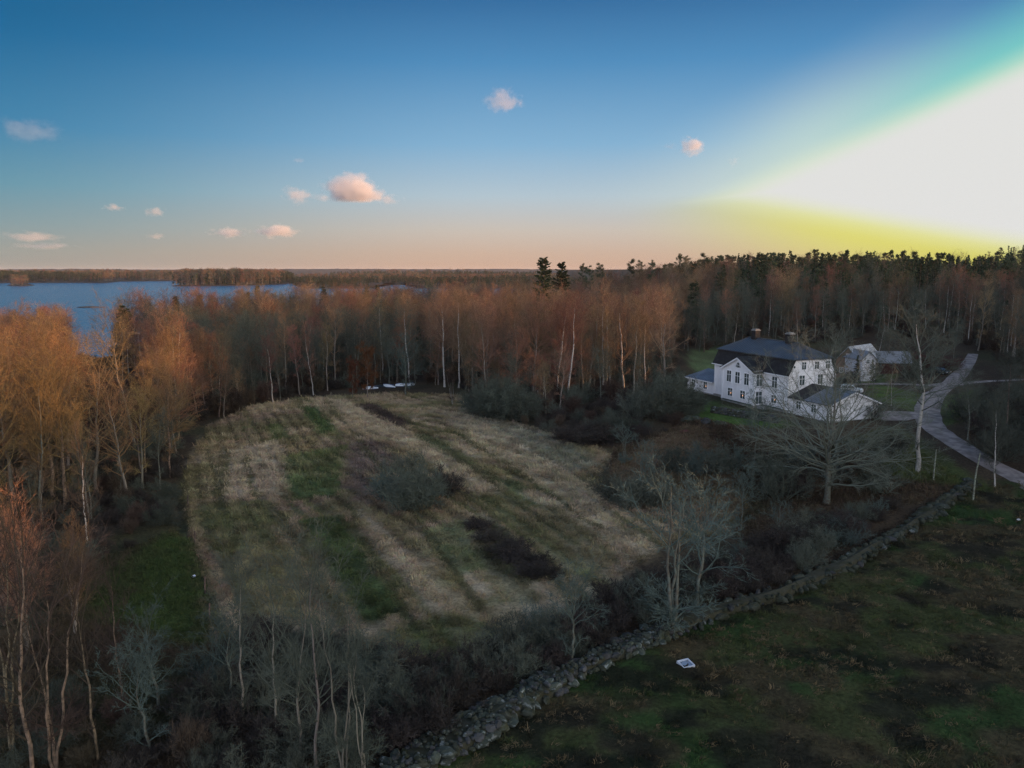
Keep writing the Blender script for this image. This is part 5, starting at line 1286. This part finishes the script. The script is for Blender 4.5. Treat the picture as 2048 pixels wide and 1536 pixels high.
# ------------------------------------------------------------------ cars
TYRE = mat('tyre_rubber', (.02, .02, .02)); RIM = mat('wheel_rim', (.4, .4, .42), rough=.3, metal=.8); CARGLASS = mat('car_glass', (.02, .028, .035), rough=.05, spec=.8)
def car(label, px, py, rz, paint, L=4.2, W_=1.75, Hh=1.45):
    x, y = at(px, py); e = empty('parked_car', (x, y, tz(x, y)+.05), R(rz)); tag(e, label, 'car')
    side = [(-.5, .32), (-.5, .62), (-.49, .80), (-.46, .92), (-.30, .985), (.16, 1.0), (.22, .99), (.40, .92), (.485, .78), (.5, .60), (.495, .34)]
    prof = [(u*L, .28+(v-.3)*.95) for u, v in side]
    m = MB(); st = ((-1, .92), (-.85, 1.0), (.85, 1.0), (1, .92)); n = len(prof); V = []
    for s, k in st:
        for u, v in prof: V.append((u*k, s*W_/2, .28+(v-.28)*(k if v > .5 else 1)))
    idx = np.arange(4*n).reshape(4, n); m.add(V, np.stack([idx[:-1], np.roll(idx, -1, 1)[:-1], np.roll(idx, -1, 1)[1:], idx[1:]], -1).reshape(-1, 4)); m.ngon([V[i] for i in idx[0]]); m.ngon([V[i] for i in idx[3]][::-1])
    part('body', m, paint, e)
    cab = [(-.46, .90), (-.40, 1.40), (-.33, Hh), (.02, Hh), (.10, 1.40), (.24, .94)]
    m = MB(); V = []
    for s in (-1, 1):
        for u, v in cab: V.append((u*L, s*(W_/2-.04-.20*(v-.9)/.55), v))
    n = 6
    for i in range(n):
        j = (i+1) % n; m.add([V[i], V[j], V[j+n], V[i+n]], [(0, 1, 2, 3)])
    m.ngon(V[:n]); m.ngon(V[n:][::-1]); part('roof', m, paint, e)
    def quad(pts, name):
        m = MB(); m.slab(pts, .02); 
        part(name, m, CARGLASS, e)
    yy = lambda v: W_/2-.04-.20*(v-.9)/.55+.012
    for s in (-1, 1):
        m = MB()
        for a, b, c, d in ((-.415, -.15, -.15, -.365), (-.13, .19, .065, -.13)):
            p = [(a*L, s*yy(.95), .95), (b*L, s*yy(.95), .95), (c*L, s*yy(1.36), 1.36), (d*L, s*yy(1.36), 1.36)]
            m.ngon(p if s < 0 else p[::-1])
        part('side_window', m, CARGLASS, e)
    for (u0, v0), (u1, v1), nm in (((.232, .985), (.105, 1.385), 'windscreen'), ((-.458, .95), (-.405, 1.385), 'rear_window')):
        sg = 1 if u0 > 0 else -1; m = MB(); a = yy(v0)-.09; b = yy(v1)-.09
        p = [(u0*L+sg*.02, -a, v0), (u0*L+sg*.02, a, v0), (u1*L+sg*.02, b, v1+.01), (u1*L+sg*.02, -b, v1+.01)]; m.ngon(p if sg > 0 else p[::-1]); part(nm, m, CARGLASS, e)
    for s in (-1, 1):
        for u in (-.31, .32):
            a = np.linspace(0, 2*PI, 17)[:-1]; m = MB(); V = [(u*L+r_*math.cos(t), s*(W_/2-.16+w), .31+r_*math.sin(t)) for r_, w in ((.31, 0), (.31, .18), (.2, .19)) for t in a]
            idx = np.arange(48).reshape(3, 16); m.add(V, np.stack([idx[:-1], np.roll(idx, -1, 1)[:-1], np.roll(idx, -1, 1)[1:], idx[1:]], -1).reshape(-1, 4)); wl = part('wheel', m, TYRE, e)
            m = MB(); m.ngon([(u*L+.2*math.cos(t), s*(W_/2+.026), .31+.2*math.sin(t)) for t in a][::s]); part('rim', m, RIM, wl)
        m = MB(); m.box(.478*L, .497*L, s*.62-.16, s*.62+.16, .62, .76); part('headlight', m, mat('headlight_glass', (.7, .7, .7), rough=.1), e)
        m = MB(); m.box(-.502*L, -.485*L, s*.68-.12, s*.68+.12, .68, .86); part('tail_light', m, mat('tail_light_red', (.25, .01, .01), rough=.2), e)
    return e
car('white hatchback parked behind the annex roof', 1702, 786, -28, mat('white_paint', (.72, .74, .76), rough=.25), L=4.0)
car('dark blue-black estate car parked beside the road by the hedge', 1880, 748, -65, mat('dark_paint', (.025, .03, .04), rough=.25), L=4.4)

# ------------------------------------------------------------------ boats drawn up at the wood's edge
HULLS = [mat('white_hull', (.75, .77, .80), rough=.4), mat('blue_hull', (.10, .13, .22), rough=.4)]
def boat(label, px, py, rz, L=3.4, B=1.35, tilt=.0):
    x, y = at(px, py); e = empty('rowing_boat', (x, y, tz(x, y)+.02), R(rz)); e.rotation_euler[1] = tilt; tag(e, label, 'boat', 'upturned boats at the edge of the wood')
    m = MB(); K, S = 11, 9; V = []
    for i in range(K):
        t = i/(K-1); w = B/2*math.sin(PI*(.12+.82*t)**.8)**.7; hh = .62*(.55+.45*math.sin(PI*min(1, t*1.05+.1)))
        for j in range(S):
            a = PI*j/(S-1); V.append(((t-.5)*L, -w*math.cos(a), hh*math.sin(a)**.7))
    idx = np.arange(K*S).reshape(K, S); m.add(V, np.stack([idx[:-1, :-1], idx[:-1, 1:], idx[1:, 1:], idx[1:, :-1]], -1).reshape(-1, 4)); m.ngon([V[i] for i in idx[0]]); m.ngon([V[i] for i in idx[-1]][::-1])
    m.obj('hull', HULLS[0], e, smooth=True)
    m = MB(); m.box(-.46*L, .44*L, -.04, .04, .52, .68); part('keel', m, HULLS[1], e)
    m = MB()
    for s in (-1, 1): m.tubes(np.array([[( (t-.5)*L, s*(B/2*math.sin(PI*(.12+.82*t)**.8)**.7+.02), .05) for t in np.linspace(0, 1, 9)]]), np.full((1, 9), .05), 4)
    part('gunwale', m, HULLS[1], e)
boat('upturned white boat, leftmost and a little apart at the wood edge', 741, 778, 20)
boat('upturned white boat beside a dark tarpaulin, second from the left', 778, 774, -30)
boat('upturned white boat lying nearly level, third from the left', 806, 772, 5)
boat('upturned white boat, rightmost of the row', 820, 771.5, 60, 3.0)
x, y = at(763, 773.5); m = MB()
V = [((i/5-.5)*4, (j/5-.5)*1.8, .45*math.sin(PI*i/5)*math.sin(PI*j/5)+.05*r5.random()) for i in range(6) for j in range(6)]
idx = np.arange(36).reshape(6, 6); m.add(V, np.stack([idx[:-1, :-1], idx[1:, :-1], idx[1:, 1:], idx[:-1, 1:]], -1).reshape(-1, 4))
o = m.obj('tarpaulin', mat('dark_tarpaulin', (.02, .028, .035), rough=.4)); o.location = (x, y, tz(x, y)+.02); o.rotation_euler = (0, 0, R(-8)); tag(o, 'dark tarpaulin spread over something beside the white boats', 'tarpaulin')
# ------------------------------------------------------------------ water trough in the pasture, litter
x, y = at(1371, 1332); e = empty('water_trough', (x, y, tz(x, y)), R(24)); e.rotation_euler[0] = R(9); tag(e, 'square white plastic water trough on the dark pasture below the wall', 'trough')
wm = mat('white_plastic', (.55, .60, .70), rough=.4)
m = MB(); w, l, h, t = .45, .40, .26, .06
m.box(-w, w, -l, -l+t, 0, h); m.box(-w, w, l-t, l, 0, h); m.box(-w, -w+t, -l+t, l-t, 0, h); m.box(w-t, w, -l+t, l-t, 0, h); m.box(-w+t, w-t, -l+t, l-t, 0, .06); part('tub', m, wm, e)
m = MB(); m.add([(-w+t+.002, -l+t+.002, h-.09), (w-t-.002, -l+t+.002, h-.09), (w-t-.002, l-t-.002, h-.09), (-w+t+.002, l-t-.002, h-.09)], [(0, 1, 2, 3)])
part('water', m, mat('trough_sky_blue', (.22, .28, .38), rough=.15), e)  # blue of the reflected sky painted into the water colour
m = MB(); m.ngon([(-.30+.26*math.cos(a)*(1+.2*math.sin(3*a))+.22, -.17+.07*math.sin(a)+.07*math.cos(a), h-.084) for a in np.linspace(0, 2*PI, 13)[:-1]]); part('painted_reflection', m, mat('reflection_dark', (.015, .018, .015)), e)  # dark patch painted as a reflection on the trough water
def rag(px, py, s, col, label, name='plastic_bag'):
    x, y = at(px, py); r = np.random.default_rng(int(px)); m = MB()
    V = [(math.cos(a)*q*s*r.uniform(.6, 1.2), math.sin(a)*q*s*r.uniform(.5, 1.1), z*s*r.uniform(.6, 1.2)) for q, z in ((.9, .02), (.75, .45), (.35, .75)) for a in np.linspace(0, 2*PI, 9)[:-1]]
    idx = np.arange(24).reshape(3, 8); m.add(V, np.stack([idx[:-1], np.roll(idx, -1, 1)[:-1], np.roll(idx, -1, 1)[1:], idx[1:]], -1).reshape(-1, 4)); m.ngon([V[i] for i in idx[2]])
    o = m.obj(name, mat(name+'_skin', col, rough=.4)); o.location = (x, y, tz(x, y)); tag(o, label, 'bag')
rag(388, 1154, .26, (.62, .68, .85), 'crumpled pale blue bag lying beside the ditch')
rag(2037, 1040, .22, (.55, .55, .55), 'small pale bag on the pasture near the right edge of the picture')
m = MB()
for i, (px, py) in enumerate(((402,1180), (411,1235), (382,1085), (425,1290), (368,1010))):
    x, y = at(px+8, py); m = MB(); m.tubes(np.array([[(0, 0, -.3), (.02, 0, .6), (.05, .02, 1.15)]]), np.full((1, 3), .06), 6); o = m.obj('fence_post', BARK_DARK); o.location = (x, y, tz(x, y)); tag(o, '%s weathered post along the meadow ditch, %s' % (ordinal(i), ('beside the pale bag', 'between bag and thicket', 'above the pale bag', 'at the thicket end', 'at the bushy bend')[i]), 'post', 'posts along the ditch')

# ------------------------------------------------------------------ clouds: real puffs of vapour
def cloud(px, py, wpx, hpx, dist, dens, seed, label, rag_=1.0, flat=False):
    m = bpy.data.materials.new('cloud_vapour'); m.use_nodes = True; nt = m.node_tree; nt.nodes.clear(); L = nt.links.new
    out = nt.nodes.new('ShaderNodeOutputMaterial'); pv = nt.nodes.new('ShaderNodeVolumePrincipled'); L(pv.outputs[0], out.inputs['Volume'])
    pv.inputs['Color'].default_value = (.97, .95, .95, 1); pv.inputs['Anisotropy'].default_value = 0.0
    tc = nt.nodes.new('ShaderNodeTexCoord')
    def mth(op, a, b=None):
        n = nt.nodes.new('ShaderNodeMath'); n.operation = op
        for k, q in enumerate((a, b)):
            if q is None: continue
            if isinstance(q, (int, float)): n.inputs[k].default_value = q
            else: L(q, n.inputs[k])
        return n.outputs[0]
    mp = nt.nodes.new('ShaderNodeMapping'); mp.inputs['Location'].default_value = (seed*3.1, seed*1.7, seed*.9); L(tc.outputs['Object'], mp.inputs[0])
    mp.inputs['Scale'].default_value = (1.0, 1.0, max(.5, hpx/wpx*1.3))
    no = nt.nodes.new('ShaderNodeTexNoise'); no.inputs['Scale'].default_value = 2.3; no.inputs['Detail'].default_value = 7; no.inputs['Roughness'].default_value = .68; L(mp.outputs[0], no.inputs['Vector'])
    ln = nt.nodes.new('ShaderNodeVectorMath'); ln.operation = 'LENGTH'; L(tc.outputs['Object'], ln.inputs[0])
    d = mth('SUBTRACT', mth('SUBTRACT', 1.0, ln.outputs['Value']), mth('MULTIPLY', mth('SUBTRACT', .66, no.outputs[0]), 3.0*rag_))
    if flat:
        sp = nt.nodes.new('ShaderNodeSeparateXYZ'); L(tc.outputs['Object'], sp.inputs[0])
        d = mth('MINIMUM', d, mth('MULTIPLY', mth('ADD', sp.outputs[2], .42), 1.6))
    d = mth('MULTIPLY', mth('MINIMUM', mth('MAXIMUM', mth('MULTIPLY', d, 3.0), 0.0), 1.0), dens)
    d = mth('MULTIPLY', d, 1.0 if flat else .6)
    L(d, pv.inputs['Density'])
    c = ray(px, py, dist); s = dist/1590.0
    mb = MB(); n = 16; V = []
    for k in range(1, 9):
        p = PI*k/9
        for i in range(n): V.append((math.sin(p)*math.cos(2*PI*i/n), math.sin(p)*math.sin(2*PI*i/n), math.cos(p)))
    idx = np.arange(8*n).reshape(8, n); mb.add(V, np.stack([idx[1:], np.roll(idx, -1, 1)[1:], np.roll(idx, -1, 1)[:-1], idx[:-1]], -1).reshape(-1, 4)); mb.ngon([V[i] for i in idx[0]]); mb.ngon([V[i] for i in idx[-1]][::-1])
    o = mb.obj('cloud', m); o.location = c; o.scale = (wpx*s*.62, wpx*s*.5, hpx*s*.72); o.rotation_euler = (0, 0, -math.atan2(c[0], c[1]))
    tag(o, label, 'cloud', 'small evening clouds')
for i, a in enumerate(((705,384,124,64,4200,.022,.60,'bright pink heaped cloud low in the middle of the sky'), (775,399,62,20,4600,.012,1.0,'thin wisp trailing right of the bright heaped cloud'), (645,395,50,14,4600,.010,1.0,'thin wisp left of the bright heaped cloud'),
                       (58,262,128,40,3800,.0022,.85,'large mauve cloud at the left edge of the sky'), (1006,203,80,46,3600,.014,.9,'pinkish wispy cloud high in the middle of the sky'), (1384,292,52,34,4200,.03,.75,'small bright white cloud near the glare'),
                       (1340,292,36,14,4200,.006,1.0,'faint wisp left of the small bright cloud'), (1467,324,24,22,4300,.008,1.0,'faint shred of cloud right of the small bright cloud'), (597,320,28,12,4200,.008,1.0,'tiny faint pink cloud above the grey one'),
                       (594,390,70,32,4600,.014,.85,'grey ragged cloud left of the bright heaped cloud'), (556,462,84,24,6500,.018,.7,'low flat pink cloud beneath the grey one'), (460,465,76,20,6500,.014,.75,'low flat mauve cloud left of the flat pink one'),
                       (66,474,104,18,6500,.005,.75,'flat grey streak of cloud low at the left'), (88,492,110,12,7000,.004,.8,'thinnest cloud streak just above the left horizon'), (310,424,40,18,6000,.012,.85,'tiny grey cloud over the peninsula'), (228,415,40,14,6000,.012,.85,'tiny flat cloud left of the one over the peninsula'), (312,472,36,11,6500,.010,.85,'smallest streak below the tiny grey cloud'))):
    cloud(*a[:6], i+1, a[7], a[6], flat=i == 0)

# ------------------------------------------------------------------ evening air
m = bpy.data.materials.new('evening_air'); m.use_nodes = True; nt = m.node_tree; nt.nodes.clear()
pv = nt.nodes.new('ShaderNodeVolumePrincipled'); pv.inputs['Density'].default_value = 2.2e-5; pv.inputs['Color'].default_value = (.86, .90, 1.0, 1)
o_ = nt.nodes.new('ShaderNodeOutputMaterial'); nt.links.new(pv.outputs[0], o_.inputs['Volume'])
mb = MB(); mb.box(-9400, 9400, -420, 13900, -12, 66)
tag(mb.obj('haze', m), 'thin evening haze over lake and woods', kind='stuff')
